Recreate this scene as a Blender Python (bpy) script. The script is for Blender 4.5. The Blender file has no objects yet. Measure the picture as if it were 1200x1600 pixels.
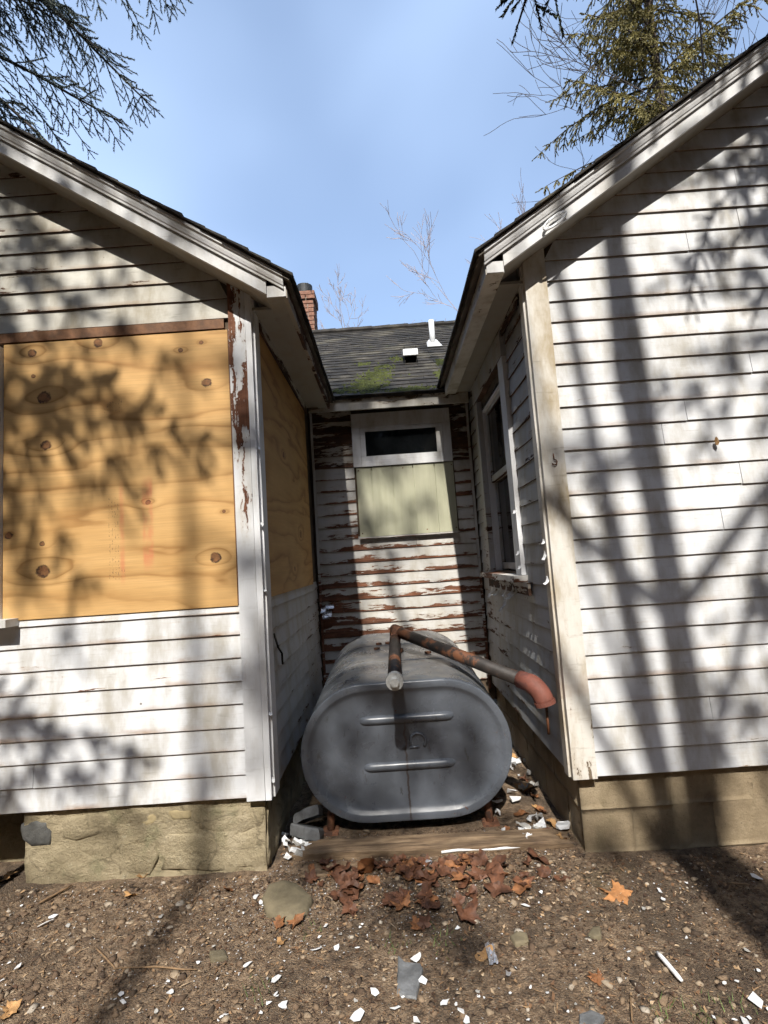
import bpy, bmesh, math, random
import numpy as np
from mathutils import Vector, Matrix, noise as mnoise

R = math.radians
rnd = random.Random(7)
scene = bpy.context.scene
COL = scene.collection

# ------------------------------------------------------------------ camera
CAM = Vector((0.0, -2.6, 1.46))
PITCH, ROLL, YAW = R(5.5), R(-3.85), R(-0.2)
FWD = Vector((math.sin(YAW) * math.cos(PITCH), math.cos(YAW) * math.cos(PITCH), math.sin(PITCH)))
_rt = Vector((math.cos(YAW), -math.sin(YAW), 0)); _up = _rt.cross(FWD)
RIGHT = _rt * math.cos(ROLL) + _up * math.sin(ROLL)
UP = -_rt * math.sin(ROLL) + _up * math.cos(ROLL)
cd = bpy.data.cameras.new('camera'); cam = bpy.data.objects.new('camera', cd); COL.objects.link(cam)
cd.sensor_fit = 'VERTICAL'; cd.sensor_height = 24.0; cd.lens = 12.0
cd.clip_start = 0.05; cd.clip_end = 2000
cam.matrix_world = Matrix(((RIGHT.x, UP.x, -FWD.x, CAM.x), (RIGHT.y, UP.y, -FWD.y, CAM.y), (RIGHT.z, UP.z, -FWD.z, CAM.z), (0, 0, 0, 1)))
scene.camera = cam

# ------------------------------------------------------------------ light
SUN_EL, SUN_AZ = R(46.5), R(3.0)          # light travels away from the viewer (+Y), drifting to +X by SUN_AZ
world = bpy.data.worlds.new('World'); scene.world = world; world.use_nodes = True
wn = world.node_tree; wn.nodes.clear()
w_out = wn.nodes.new('ShaderNodeOutputWorld'); w_bg = wn.nodes.new('ShaderNodeBackground')
w_sky = wn.nodes.new('ShaderNodeTexSky'); w_sky.sky_type = 'NISHITA'; w_sky.sun_disc = False
w_sky.sun_elevation = SUN_EL; w_sky.sun_rotation = R(180) + SUN_AZ
w_sky.air_density = 1.0; w_sky.dust_density = 1.3; w_sky.ozone_density = 2.2
w_bg.inputs['Strength'].default_value = 0.15
# thin high cirrus drifting over the whole sky
w_tc = wn.nodes.new('ShaderNodeTexCoord'); w_map = wn.nodes.new('ShaderNodeMapping'); w_map.inputs['Scale'].default_value = (1.2, 1.2, 1.5); w_map.inputs['Location'].default_value = (1.4, 0.1, 0.4)
w_ns = wn.nodes.new('ShaderNodeTexNoise'); w_ns.inputs['Scale'].default_value = 1.15; w_ns.inputs['Detail'].default_value = 3; w_ns.inputs['Roughness'].default_value = 0.42; w_ns.inputs['Distortion'].default_value = 0.2
w_mr = wn.nodes.new('ShaderNodeMapRange'); w_mr.interpolation_type = 'SMOOTHSTEP'; w_mr.inputs[1].default_value = 0.35; w_mr.inputs[2].default_value = 0.75; w_mr.inputs[3].default_value = 0.22; w_mr.inputs[4].default_value = 0.72
w_mx = wn.nodes.new('ShaderNodeMix'); w_mx.data_type = 'RGBA'; w_mx.inputs[7].default_value = (4.5, 5.9, 8.2, 1)
wn.links.new(w_tc.outputs['Generated'], w_map.inputs[0]); wn.links.new(w_map.outputs[0], w_ns.inputs['Vector']); wn.links.new(w_ns.outputs['Fac'], w_mr.inputs[0])
wn.links.new(w_mr.outputs[0], w_mx.inputs[0]); wn.links.new(w_sky.outputs['Color'], w_mx.inputs[6]); wn.links.new(w_mx.outputs[2], w_bg.inputs['Color'])
wn.links.new(w_bg.outputs['Background'], w_out.inputs['Surface'])
sd = bpy.data.lights.new('sun', 'SUN'); sun = bpy.data.objects.new('sun', sd); COL.objects.link(sun)
sd.energy = 4.35; sd.angle = R(0.55); sd.color = (1.0, 0.945, 0.86)
LDIR = Vector((math.sin(SUN_AZ) * math.cos(SUN_EL), math.cos(SUN_AZ) * math.cos(SUN_EL), -math.sin(SUN_EL)))
sun.rotation_euler = LDIR.to_track_quat('-Z', 'Y').to_euler()
sun.location = (0, -20, 25)
vs = scene.view_settings
vs.view_transform = 'Standard'; vs.look = 'None'; vs.exposure = 0.58; vs.gamma = 1.0; vs.use_curve_mapping = False
scene.cycles.max_bounces = 4; scene.cycles.diffuse_bounces = 3; scene.cycles.glossy_bounces = 2; scene.cycles.transmission_bounces = 2
scene.cycles.use_adaptive_sampling = True; scene.cycles.adaptive_threshold = 0.03; scene.cycles.adaptive_min_samples = 16

# ------------------------------------------------------------------ helpers: picture measurements to points on real planes
def ray(px, py):
    v = RIGHT * ((px - 600) / 800) + UP * ((800 - py) / 800) + FWD
    return v
def at(px, py, Y):
    v = ray(px, py); return CAM + v * ((Y - CAM.y) / v.y)
def atg(px, py, z=0.0):
    v = ray(px, py); return CAM + v * ((z - CAM.z) / v.z)

# ------------------------------------------------------------------ helpers: materials
class NT:
    def __init__(s, name):
        s.m = bpy.data.materials.new(name); s.m.use_nodes = True
        s.t = s.m.node_tree; s.t.nodes.clear()
        s.out = s.t.nodes.new('ShaderNodeOutputMaterial')
        s.b = s.t.nodes.new('ShaderNodeBsdfPrincipled')
        s.t.links.new(s.b.outputs[0], s.out.inputs[0])
        s._pos = None
    def n(s, ty, **kw):
        nd = s.t.nodes.new(ty)
        for k, v in kw.items(): setattr(nd, k, v)
        return nd
    def put(s, sock, v):
        if isinstance(v, bpy.types.NodeSocket): s.t.links.new(v, sock)
        elif v is not None:
            if isinstance(v, (tuple, list)) and sock.type == 'RGBA' and len(v) == 3: v = (*v, 1)
            sock.default_value = v
    def pos(s):
        if s._pos is None: s._pos = s.n('ShaderNodeNewGeometry').outputs['Position']
        return s._pos
    def gen(s): return s.n('ShaderNodeTexCoord').outputs['Generated']
    def rand(s): return s.n('ShaderNodeObjectInfo').outputs['Random']
    def sep(s, v):
        nd = s.n('ShaderNodeSeparateXYZ'); s.put(nd.inputs[0], v); return nd.outputs
    def comb(s, x, y, z):
        nd = s.n('ShaderNodeCombineXYZ')
        for i, v in enumerate((x, y, z)): s.put(nd.inputs[i], v)
        return nd.outputs[0]
    def mul(s, v, sc):
        nd = s.n('ShaderNodeVectorMath', operation='MULTIPLY'); s.put(nd.inputs[0], v); nd.inputs[1].default_value = sc; return nd.outputs[0]
    def vadd(s, v, w):
        nd = s.n('ShaderNodeVectorMath', operation='ADD'); s.put(nd.inputs[0], v); s.put(nd.inputs[1], w); return nd.outputs[0]
    def noise(s, vec=None, scale=5, detail=4, rough=0.55, dist=0.0, col=False):
        nd = s.n('ShaderNodeTexNoise'); s.put(nd.inputs['Vector'], vec if vec is not None else s.pos())
        nd.inputs['Scale'].default_value = scale; nd.inputs['Detail'].default_value = detail
        nd.inputs['Roughness'].default_value = rough; nd.inputs['Distortion'].default_value = dist
        return nd.outputs['Color' if col else 'Fac']
    def voro(s, vec=None, scale=5, feature='F1', out='Distance'):
        nd = s.n('ShaderNodeTexVoronoi', feature=feature); s.put(nd.inputs['Vector'], vec if vec is not None else s.pos())
        nd.inputs['Scale'].default_value = scale; return nd.outputs[out]
    def ma(s, op, a, b=None, c=None, clamp=False):
        nd = s.n('ShaderNodeMath', operation=op, use_clamp=clamp)
        for i, v in enumerate((a, b, c)):
            if v is not None: s.put(nd.inputs[i], v)
        return nd.outputs[0]
    def step(s, v, lo, hi, a=0.0, b=1.0):
        nd = s.n('ShaderNodeMapRange', interpolation_type='SMOOTHSTEP'); s.put(nd.inputs[0], v)
        for i, q in enumerate((lo, hi, a, b)): s.put(nd.inputs[i + 1], q)
        return nd.outputs[0]
    def mix(s, f, a, b, mode='MIX'):
        nd = s.n('ShaderNodeMix', data_type='RGBA', blend_type=mode)
        s.put(nd.inputs[0], f); s.put(nd.inputs[6], a); s.put(nd.inputs[7], b); return nd.outputs[2]
    def ramp(s, f, stops):
        nd = s.n('ShaderNodeValToRGB'); s.put(nd.inputs[0], f); cr = nd.color_ramp
        while len(cr.elements) < len(stops): cr.elements.new(0.5)
        for e, (p, c) in zip(cr.elements, stops): e.position = p; e.color = (*c, 1)
        return nd.outputs[0]
    def bump(s, h, st=0.5, d=0.01, normal=None):
        nd = s.n('ShaderNodeBump'); nd.inputs['Strength'].default_value = st; nd.inputs['Distance'].default_value = d
        s.put(nd.inputs['Height'], h)
        if normal is not None: s.put(nd.inputs['Normal'], normal)
        return nd.outputs[0]
    def done(s, col=None, rough=None, nrm=None, metal=None, spec=None):
        if col is not None: s.put(s.b.inputs['Base Color'], col)
        if rough is not None: s.put(s.b.inputs['Roughness'], rough)
        if nrm is not None: s.put(s.b.inputs['Normal'], nrm)
        if metal is not None: s.put(s.b.inputs['Metallic'], metal)
        if spec is not None: s.put(s.b.inputs['Specular IOR Level'], spec)
        return s.m

def painted_wood(name, paint, woods, thr=0.62, edge=0.25, top=0.0, sc=(2.2, 2.2, 16), dirt=0.25, dirtcol=(0.33, 0.29, 0.21), blotch=0.25, rough=0.62, grain_axis=2, butts=False, relief=True, stain=0.0):
    """Old paint flaking off boards. thr: higher = less bare wood; edge: extra flaking at the lower edge of each piece."""
    N = NT(name); P = N.pos()
    st = N.mul(P, sc)
    warp = N.noise(N.mul(P, (5, 5, 9)), 1, 3, 0.6, col=True)
    n1 = N.noise(N.vadd(st, N.mul(warp, (0.5, 0.5, 0.9))), 1.6, 7, 0.68)
    big = N.noise(P, 0.9, 2, 0.5)
    g = N.sep(N.gen())
    low = N.ma('POWER', N.ma('SUBTRACT', 1.0, g[2], clamp=True), 2.2)
    hi = N.ma('POWER', g[2], 3.0)
    v = N.ma('MULTIPLY_ADD', low, edge, n1)
    v = N.ma('MULTIPLY_ADD', N.ma('SUBTRACT', big, 0.5), blotch * 2, v)
    if top: v = N.ma('MULTIPLY_ADD', hi, top, v)
    v = N.ma('MULTIPLY_ADD', N.ma('SUBTRACT', N.rand(), 0.5), 0.05, v)
    mask = N.step(v, thr, thr + 0.012)
    if butts:      # lower edges never painted
        nz = N.sep(N.n('ShaderNodeNewGeometry').outputs['Normal'])[2]
        mask = N.ma('MAXIMUM', mask, N.step(nz, -0.6, -0.85))
    halo = N.step(v, thr - 0.10, thr)
    d1 = N.noise(N.mul(P, (3, 3, 1.1)), 2.0, 5, 0.65)
    d2 = N.noise(N.mul(P, (1.2, 1.2, 7)), 5.0, 4, 0.7)
    dm = N.ma('MULTIPLY', N.step(d1, 0.40, 0.72), dirt * 1.6, clamp=True)
    pc = N.mix(dm, (*paint, 1), (*dirtcol, 1))
    pc = N.mix(N.step(d2, 0.55, 0.85, 0, dirt * 1.2), pc, tuple(c * 0.55 for c in dirtcol))
    pc = N.mix(N.ma('MULTIPLY', halo, 0.22), pc, (0.42, 0.30, 0.19))
    if stain:   # brown run-off line along the lower edge of some boards
        sm = N.ma('MULTIPLY', N.step(g[2], 0.26, 0.02), N.step(N.noise(N.mul(P, (1.3, 1.3, 2.5)), 1.3, 4, 0.6), 0.46, 0.66, 0, stain))
        pc = N.mix(sm, pc, (0.33, 0.19, 0.095))
    rv = N.ma('MULTIPLY_ADD', N.rand(), 0.16, 0.88)
    pc = N.mix(1.0, pc, N.comb(rv, rv, rv), 'MULTIPLY')
    gs = (1.5, 1.5, 60) if grain_axis == 2 else (60, 60, 1.5)
    grain = N.noise(N.mul(P, gs), 1.5, 6, 0.7)
    wc = N.ramp(N.noise(N.mul(P, (2, 2, 5)), 3, 5, 0.65), [(0.32, woods[0]), (0.5, woods[1]), (0.68, woods[2])])
    wc = N.mix(N.step(grain, 0.35, 0.7, 0.0, 0.55), wc, tuple(c * 0.35 for c in woods[0]))
    col = N.mix(mask, pc, wc)
    # hairline checks in the paint film
    ck = N.noise(N.mul(P, (4, 4, 90) if grain_axis == 2 else (90, 90, 4)), 1.0, 4, 0.7)
    ckm = N.step(ck, 0.66, 0.72)
    col = N.mix(N.ma('MULTIPLY', ckm, 0.35), col, (0.20, 0.15, 0.10))
    sp = N.voro(P, 5.0); spr = N.sep(N.voro(P, 5.0, out='Color'))
    spm = N.ma('MULTIPLY', N.step(N.ma('MULTIPLY_ADD', N.noise(P, 60, 3, 0.6), 0.05, sp), 0.062, 0.048), N.step(spr[0], 0.55, 0.6))
    col = N.mix(N.ma('MULTIPLY', spm, 0.8), col, (0.10, 0.07, 0.045))
    h = N.ma('MULTIPLY', grain, 0.45)
    if relief: h = N.ma('MULTIPLY_ADD', mask, -1.0, h)
    else: h = N.ma('MULTIPLY_ADD', N.noise(P, 5.0, 3, 0.5), 2.0, h)
    return N.done(col, N.mix(mask, (rough,) * 3, (0.9,) * 3), N.bump(h, 0.55, 0.0035))

W_RED = ((0.085, 0.034, 0.018), (0.17, 0.065, 0.032), (0.26, 0.12, 0.07))
W_DARK = ((0.035, 0.018, 0.011), (0.085, 0.038, 0.02), (0.16, 0.08, 0.045))
W_GREY = ((0.10, 0.075, 0.05), (0.17, 0.125, 0.085), (0.25, 0.19, 0.13))
WHITE = (0.74, 0.757, 0.782)
M = {}
M['siding'] = painted_wood('siding_paint', WHITE, W_RED, thr=0.73, edge=0.14, dirt=0.42, relief=False, stain=0.85, butts=True)
M['siding_clean'] = painted_wood('siding_paint_sound', (0.725, 0.742, 0.767), W_GREY, thr=0.765, edge=0.11, dirt=0.40, relief=False, stain=0.55, butts=True)
M['siding_gable'] = painted_wood('siding_gable', (0.55, 0.535, 0.48), W_DARK, thr=0.72, edge=0.12, dirt=0.6, relief=False, stain=0.5, butts=True)
M['siding_peel'] = painted_wood('siding_flaking', (0.58, 0.57, 0.545), W_RED, thr=0.70, edge=0.30, dirt=0.35, blotch=0.32, butts=True)  # back wall paint toned down to deepen the alcove shade, besides grime
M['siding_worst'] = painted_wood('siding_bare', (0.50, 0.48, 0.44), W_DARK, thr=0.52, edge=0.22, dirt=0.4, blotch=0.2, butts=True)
M['siding_side'] = painted_wood('siding_shaded', (0.44, 0.455, 0.475), W_DARK, thr=0.72, edge=0.16, dirt=0.45, butts=True)  # white paint darkened to put alcove shade into the colour, plus some grime
M['trim'] = painted_wood('trim_paint', WHITE, W_RED, thr=0.735, edge=0.0, sc=(22, 22, 2.0), dirt=0.22, grain_axis=0, blotch=0.25)
M['trim_peel'] = painted_wood('trim_paint_peeling', WHITE, W_RED, thr=0.645, edge=0.0, top=0.22, sc=(14, 14, 2.2), dirt=0.25, grain_axis=0, blotch=0.3)
M['trim_right'] = painted_wood('trim_paint_weathered', (0.72, 0.70, 0.65), W_GREY, thr=0.75, edge=0.20, stain=0.95, sc=(16, 16, 2.5), dirt=0.6, dirtcol=(0.40, 0.32, 0.20), grain_axis=0, blotch=0.2)
M['trim_h'] = painted_wood('rake_paint', (0.72, 0.73, 0.74), W_GREY, thr=0.79, edge=0.0, sc=(3, 3, 9), dirt=0.32, blotch=0.2, relief=False)
M['fascia_rot'] = painted_wood('fascia_rotten', (0.40, 0.36, 0.30), W_DARK, thr=0.50, edge=0.0, top=0.35, sc=(2, 2, 10), dirt=0.5, blotch=0.3)
M['fascia_worn'] = painted_wood('fascia_worn', (0.66, 0.64, 0.58), W_GREY, thr=0.64, edge=0.0, top=0.15, sc=(2, 2, 10), dirt=0.45)
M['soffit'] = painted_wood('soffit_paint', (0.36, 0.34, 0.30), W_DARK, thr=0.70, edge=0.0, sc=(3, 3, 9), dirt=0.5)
M['sill'] = painted_wood('sill_flaking', (0.70, 0.69, 0.66), W_RED, thr=0.53, edge=0.1, sc=(3, 3, 12), dirt=0.35)

def simple(name, col, rough=0.7, var=0.25, scale=12, bump=0.3, bd=0.004, metal=0.0, dark=None, spec=None):
    N = NT(name)
    n = N.noise(None, scale, 6, 0.65)
    c = N.mix(N.step(n, 0.3, 0.7), tuple(x * (1 - var) for x in col), tuple(min(1, x * (1 + var)) for x in col))
    if dark:
        c = N.mix(N.step(N.noise(None, dark[1], 5, 0.7), dark[2], dark[2] + 0.08), c, dark[0])
    rv = N.ma('MULTIPLY_ADD', N.rand(), 0.3, 0.85)
    c = N.mix(1.0, c, N.comb(rv, rv, rv), 'MULTIPLY')
    return N.done(c, rough, N.bump(N.noise(None, scale * 3, 5, 0.7), bump, bd), metal, spec)

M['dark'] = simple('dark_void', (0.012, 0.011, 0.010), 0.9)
M['sheath'] = simple('old_sheathing', (0.10, 0.07, 0.045), 0.9)
M['deck'] = simple('roof_deck_underside', (0.16, 0.14, 0.115), 0.85, 0.3, 6)
M['iron'] = simple('black_iron_pipe', (0.030, 0.024, 0.021), 0.62, 0.4, 20, 0.4, 0.002, 0.0, ((0.16, 0.065, 0.03), 5, 0.52))
M['rust'] = simple('rusty_iron', (0.17, 0.075, 0.04), 0.85, 0.45, 30, 0.5, 0.002, 0.0, ((0.06, 0.03, 0.02), 14, 0.52))
M['elbow'] = simple('red_primed_elbow', (0.185, 0.062, 0.042), 0.7, 0.2, 18, 0.3, 0.002, 0.0, ((0.13, 0.05, 0.04), 9, 0.6))
M['zinc'] = simple('zinc_cap', (0.60, 0.61, 0.60), 0.4, 0.25, 40, 0.3, 0.001, 0.3)
M['vent_white'] = simple('white_metal', (0.72, 0.74, 0.76), 0.4, 0.08, 10, 0.1)
M['foil'] = simple('silver_foil', (0.75, 0.75, 0.78), 0.25, 0.1, 50, 0.5, 0.003, 0.8)
M['chip'] = simple('paint_chip', (0.72, 0.73, 0.74), 0.6, 0.15, 20, 0.3)
M['chip_dark'] = simple('paint_chip_back', (0.33, 0.32, 0.30), 0.8, 0.3, 25, 0.3)
M['leaf'] = simple('dead_leaf', (0.23, 0.098, 0.038), 0.7, 0.45, 22, 0.5, 0.003)
M['leaf_orange'] = simple('orange_dead_leaf', (0.36, 0.165, 0.062), 0.7, 0.3, 22, 0.5, 0.003)
M['leaf_dark'] = simple('wet_dead_leaf', (0.105, 0.043, 0.021), 0.65, 0.5, 22, 0.5, 0.003)
M['leaf_tan'] = simple('tan_dead_leaf', (0.42, 0.24, 0.10), 0.7, 0.3, 22, 0.5, 0.003)
M['pebble'] = simple('pebbles', (0.135, 0.098, 0.068), 0.9, 0.65, 22, 0.4, 0.003, 0.0, ((0.36, 0.29, 0.20), 17, 0.60))
def island_mat(name, stops, rough=0.9):
    N = NT(name); g = N.n('ShaderNodeNewGeometry').outputs['Random Per Island']
    c = N.ramp(g, stops)
    c = N.mix(N.step(N.noise(None, 60, 4, 0.7), 0.3, 0.7, 0, 0.6), c, N.mix(1.0, c, (0.45, 0.42, 0.4), 'MULTIPLY'))
    return N.done(c, rough)
M['pebble'] = island_mat('pebbles', [(0.0, (0.06, 0.040, 0.026)), (0.35, (0.14, 0.092, 0.058)), (0.7, (0.25, 0.175, 0.11)), (0.9, (0.36, 0.285, 0.20)), (1.0, (0.50, 0.45, 0.38))])
M['litter'] = island_mat('litter', [(0.0, (0.028, 0.018, 0.012)), (0.35, (0.085, 0.045, 0.026)), (0.65, (0.21, 0.115, 0.058)), (0.88, (0.38, 0.25, 0.135)), (1.0, (0.55, 0.42, 0.28))])
M['flecks'] = island_mat('white_flecks', [(0.0, (0.38, 0.37, 0.35)), (0.5, (0.62, 0.62, 0.62)), (1.0, (0.78, 0.78, 0.79))], 0.6)
M['slate'] = simple('slate', (0.13, 0.135, 0.14), 0.55, 0.4, 12, 0.6, 0.006)
M['fieldstone'] = simple('fieldstone', (0.15, 0.125, 0.078), 0.85, 0.3, 10, 0.6, 0.006, 0.0, ((0.14, 0.13, 0.07), 6, 0.58))
M['moss'] = simple('moss', (0.050, 0.060, 0.010), 0.95, 0.4, 25, 0.5)
M['grass'] = simple('grass_blade', (0.10, 0.15, 0.04), 0.7, 0.4, 8)
M['twig'] = simple('dry_twig', (0.22, 0.14, 0.075), 0.85, 0.3, 30)
M['bark'] = simple('bark', (0.085, 0.062, 0.045), 0.9, 0.4, 14, 0.8, 0.02)
M['bark_far'] = simple('bark_grey', (0.32, 0.26, 0.245), 0.9, 0.3, 3, 0.3)
M['bark_dark'] = simple('twig_dark', (0.07, 0.055, 0.05), 0.9, 0.3, 10, 0.3)
M['clay'] = simple('flue_pot', (0.03, 0.035, 0.04), 0.6, 0.3, 10)
M['mortar'] = simple('mortar', (0.30, 0.27, 0.23), 0.95, 0.2, 40, 0.5)
M['brick'] = simple('brick', (0.29, 0.15, 0.105), 0.9, 0.35, 20, 0.5, 0.004, 0.0, ((0.36, 0.27, 0.20), 8, 0.55))
M['stair'] = simple('new_lumber', (0.42, 0.27, 0.12), 0.75, 0.25, 9, 0.3)
M['brown_trim'] = simple('bare_brown_wood', (0.15, 0.068, 0.028), 0.7, 0.4, 14, 0.4)

def needle_mat(name, col, trans=0.25):
    N = NT(name)
    n = N.noise(None, 2.5, 3, 0.6)
    c = N.mix(N.step(n, 0.35, 0.65), tuple(x * 0.65 for x in col), tuple(x * 1.35 for x in col))
    return N.done(c, 0.65)
M['needle'] = needle_mat('needles_blue', (0.20, 0.235, 0.20))
M['needle_olive'] = needle_mat('needles_olive', (0.27, 0.235, 0.085))
M['needle_dark'] = needle_mat('needles_dark', (0.035, 0.05, 0.028))

def shingle_mat(name, mossy=0.0):
    N = NT(name); P = N.pos()
    rv = N.ma('MULTIPLY_ADD', N.rand(), 0.7, 0.6)
    c = N.ramp(N.noise(P, 9, 6, 0.7), [(0.3, (0.013, 0.012, 0.011)), (0.5, (0.030, 0.027, 0.024)), (0.72, (0.070, 0.062, 0.050))])
    c = N.mix(1.0, c, N.comb(rv, rv, rv), 'MULTIPLY')
    c = N.mix(N.step(N.noise(N.mul(P, (1, 1, 2.5)), 2.3, 4, 0.6), 0.53, 0.68, 0, 0.5), c, (0.17, 0.155, 0.115))
    c = N.mix(N.step(N.noise(P, 5, 6, 0.75), 0.60, 0.72, 0, 0.75), c, (0.05, 0.065, 0.012))
    return N.done(c, 0.9, N.bump(N.noise(P, 220, 3, 0.6), 0.5, 0.003))
M['shingle'] = shingle_mat('asphalt_shingle')

def plywood_mat(name, base, knots, frame, scale=1.0, seed=0.0):
    """Rotary-cut plywood: contour bands of a height field that swells round the knots. frame 'xz' or 'yz'."""
    N = NT(name); P = N.pos(); s = N.sep(P)
    u, z = (s[0], s[2]) if frame == 'xz' else (s[1], s[2])
    uv = N.comb(u, seed, z)
    fld = N.ma('MULTIPLY', z, 5.5)
    fld = N.ma('MULTIPLY_ADD', N.noise(N.mul(uv, (0.55, 1, 2.4)), 1.0, 3, 0.5, 0.6), 4.2 * scale, fld)
    fld = N.ma('MULTIPLY_ADD', N.noise(N.mul(uv, (1.2, 1, 5.0)), 1.6, 3, 0.55), 0.9 * scale, fld)
    kmask = 0.0; kring = 0.0
    for (ku, kz, kr, ka) in knots:
        du = N.ma('MULTIPLY', N.ma('SUBTRACT', u, ku), 1.0 / (kr * 1.15)); dz = N.ma('MULTIPLY', N.ma('SUBTRACT', z, kz), 1.0 / kr)
        d2 = N.ma('MULTIPLY_ADD', du, du, N.ma('MULTIPLY', dz, dz))
        dw = N.ma('MULTIPLY_ADD', du, N.ma('MULTIPLY', du, 0.10), N.ma('MULTIPLY', N.ma('MULTIPLY', dz, dz), 0.35))
        fld = N.ma('MULTIPLY_ADD', N.ma('POWER', 2.718, N.ma('MULTIPLY', dw, -0.55)), ka, fld)
        wob = N.ma('MULTIPLY_ADD', N.noise(uv, 42, 3, 0.6), 2.0, N.ma('SUBTRACT', d2, 0.55))
        kmask = N.ma('MAXIMUM', kmask, N.step(wob, 1.6, 1.15)); kring = N.ma('MAXIMUM', kring, N.ma('MULTIPLY', N.step(wob, 1.9, 1.4), N.step(wob, 0.75, 1.15)))
    fr = N.ma('FRACT', fld)
    bs = lambda a, b, c_: (base[0] * a, base[1] * b, base[2] * c_)
    band = N.ramp(fr, [(0.0, bs(.62, .52, .40)), (0.12, bs(.84, .79, .72)), (0.35, bs(1.02, 1.02, 1.02)), (0.62, bs(1.12, 1.14, 1.2)), (0.88, bs(.96, .93, .9)), (0.96, bs(.60, .50, .38)), (1.0, bs(.62, .52, .40))])
    soft = N.noise(N.mul(uv, (1.1, 1, 7)), 1.4, 5, 0.6)
    band = N.mix(N.step(soft, 0.42, 0.68, 0.0, 0.55), band, bs(1.0, .98, .95))
    fine = N.noise(N.mul(uv, (3, 1, 120)), 1.2, 4, 0.7)
    col = N.mix(N.step(fine, 0.35, 0.75, 0, 0.35), band, tuple(c * 0.6 for c in base))
    blot = N.noise(uv, 2.2, 4, 0.6)
    col = N.mix(N.step(blot, 0.45, 0.75, 0, 0.35), col, (base[0] * 1.15, base[1] * 1.2, base[2] * 1.3))
    fl = N.step(N.noise(N.mul(uv, (9, 1, 70)), 1.0, 3, 0.6), 0.73, 0.77)
    col = N.mix(N.ma('MULTIPLY', fl, 0.6), col, (base[0] * 0.25, base[1] * 0.16, base[2] * 0.1))
    col = N.mix(N.ma('MULTIPLY', kmask, 0.85), col, N.ramp(N.noise(uv, 45, 4, 0.7), [(0.35, (0.09, 0.03, 0.012)), (0.65, (0.24, 0.09, 0.03))]))
    col = N.mix(N.ma('MULTIPLY', kring, N.step(N.noise(uv, 30, 2, 0.5), 0.35, 0.6, 0.1, 0.9)), col, (0.035, 0.014, 0.007))
    return N, uv, u, z, col, fine

# ------------------------------------------------------------------ helpers: objects
def label(o, lab=None, cat=None, group=None, kind=None):
    if lab: o['label'] = lab
    if cat: o['category'] = cat
    if group: o['group'] = group
    if kind: o['kind'] = kind
    return o
def thing(name, loc, lab, cat, group=None):
    e = bpy.data.objects.new(name, None); COL.objects.link(e); e.location = loc; e.empty_display_size = 0.2
    return label(e, lab, cat, group)
def wloc(o):
    l = Vector(o.location)
    while o.parent: o = o.parent; l += Vector(o.location)
    return l
def mobj(name, verts, faces, mat, parent=None, smooth=False, lab=None, recentre=True):
    """One mesh object from world-space vertices."""
    me = bpy.data.meshes.new(name)
    if isinstance(verts, np.ndarray):
        v = verts.astype(np.float64)
    else: v = np.array([tuple(q) for q in verts], dtype=np.float64)
    c = (v.min(0) + v.max(0)) / 2 if recentre else np.zeros(3)
    v = v - c
    if isinstance(faces, np.ndarray):
        k = faces.shape[1]
        me.vertices.add(len(v)); me.vertices.foreach_set('co', v.ravel())
        me.loops.add(faces.size); me.loops.foreach_set('vertex_index', faces.ravel().astype(np.int32))
        me.polygons.add(len(faces)); me.polygons.foreach_set('loop_start', np.arange(0, faces.size, k, dtype=np.int32))
        me.polygons.foreach_set('loop_total', np.full(len(faces), k, dtype=np.int32)); me.update(calc_edges=True)
    else:
        me.from_pydata(v.tolist(), [], faces); me.update()
    me.materials.append(M[mat] if isinstance(mat, str) else mat)
    if smooth: me.polygons.foreach_set('use_smooth', [True] * len(me.polygons))
    o = bpy.data.objects.new(name, me); COL.objects.link(o)
    if parent:
        o.parent = parent; o.location = Vector(c) - wloc(parent)
    else: o.location = c
    if lab: o['label'] = lab
    return o
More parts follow.
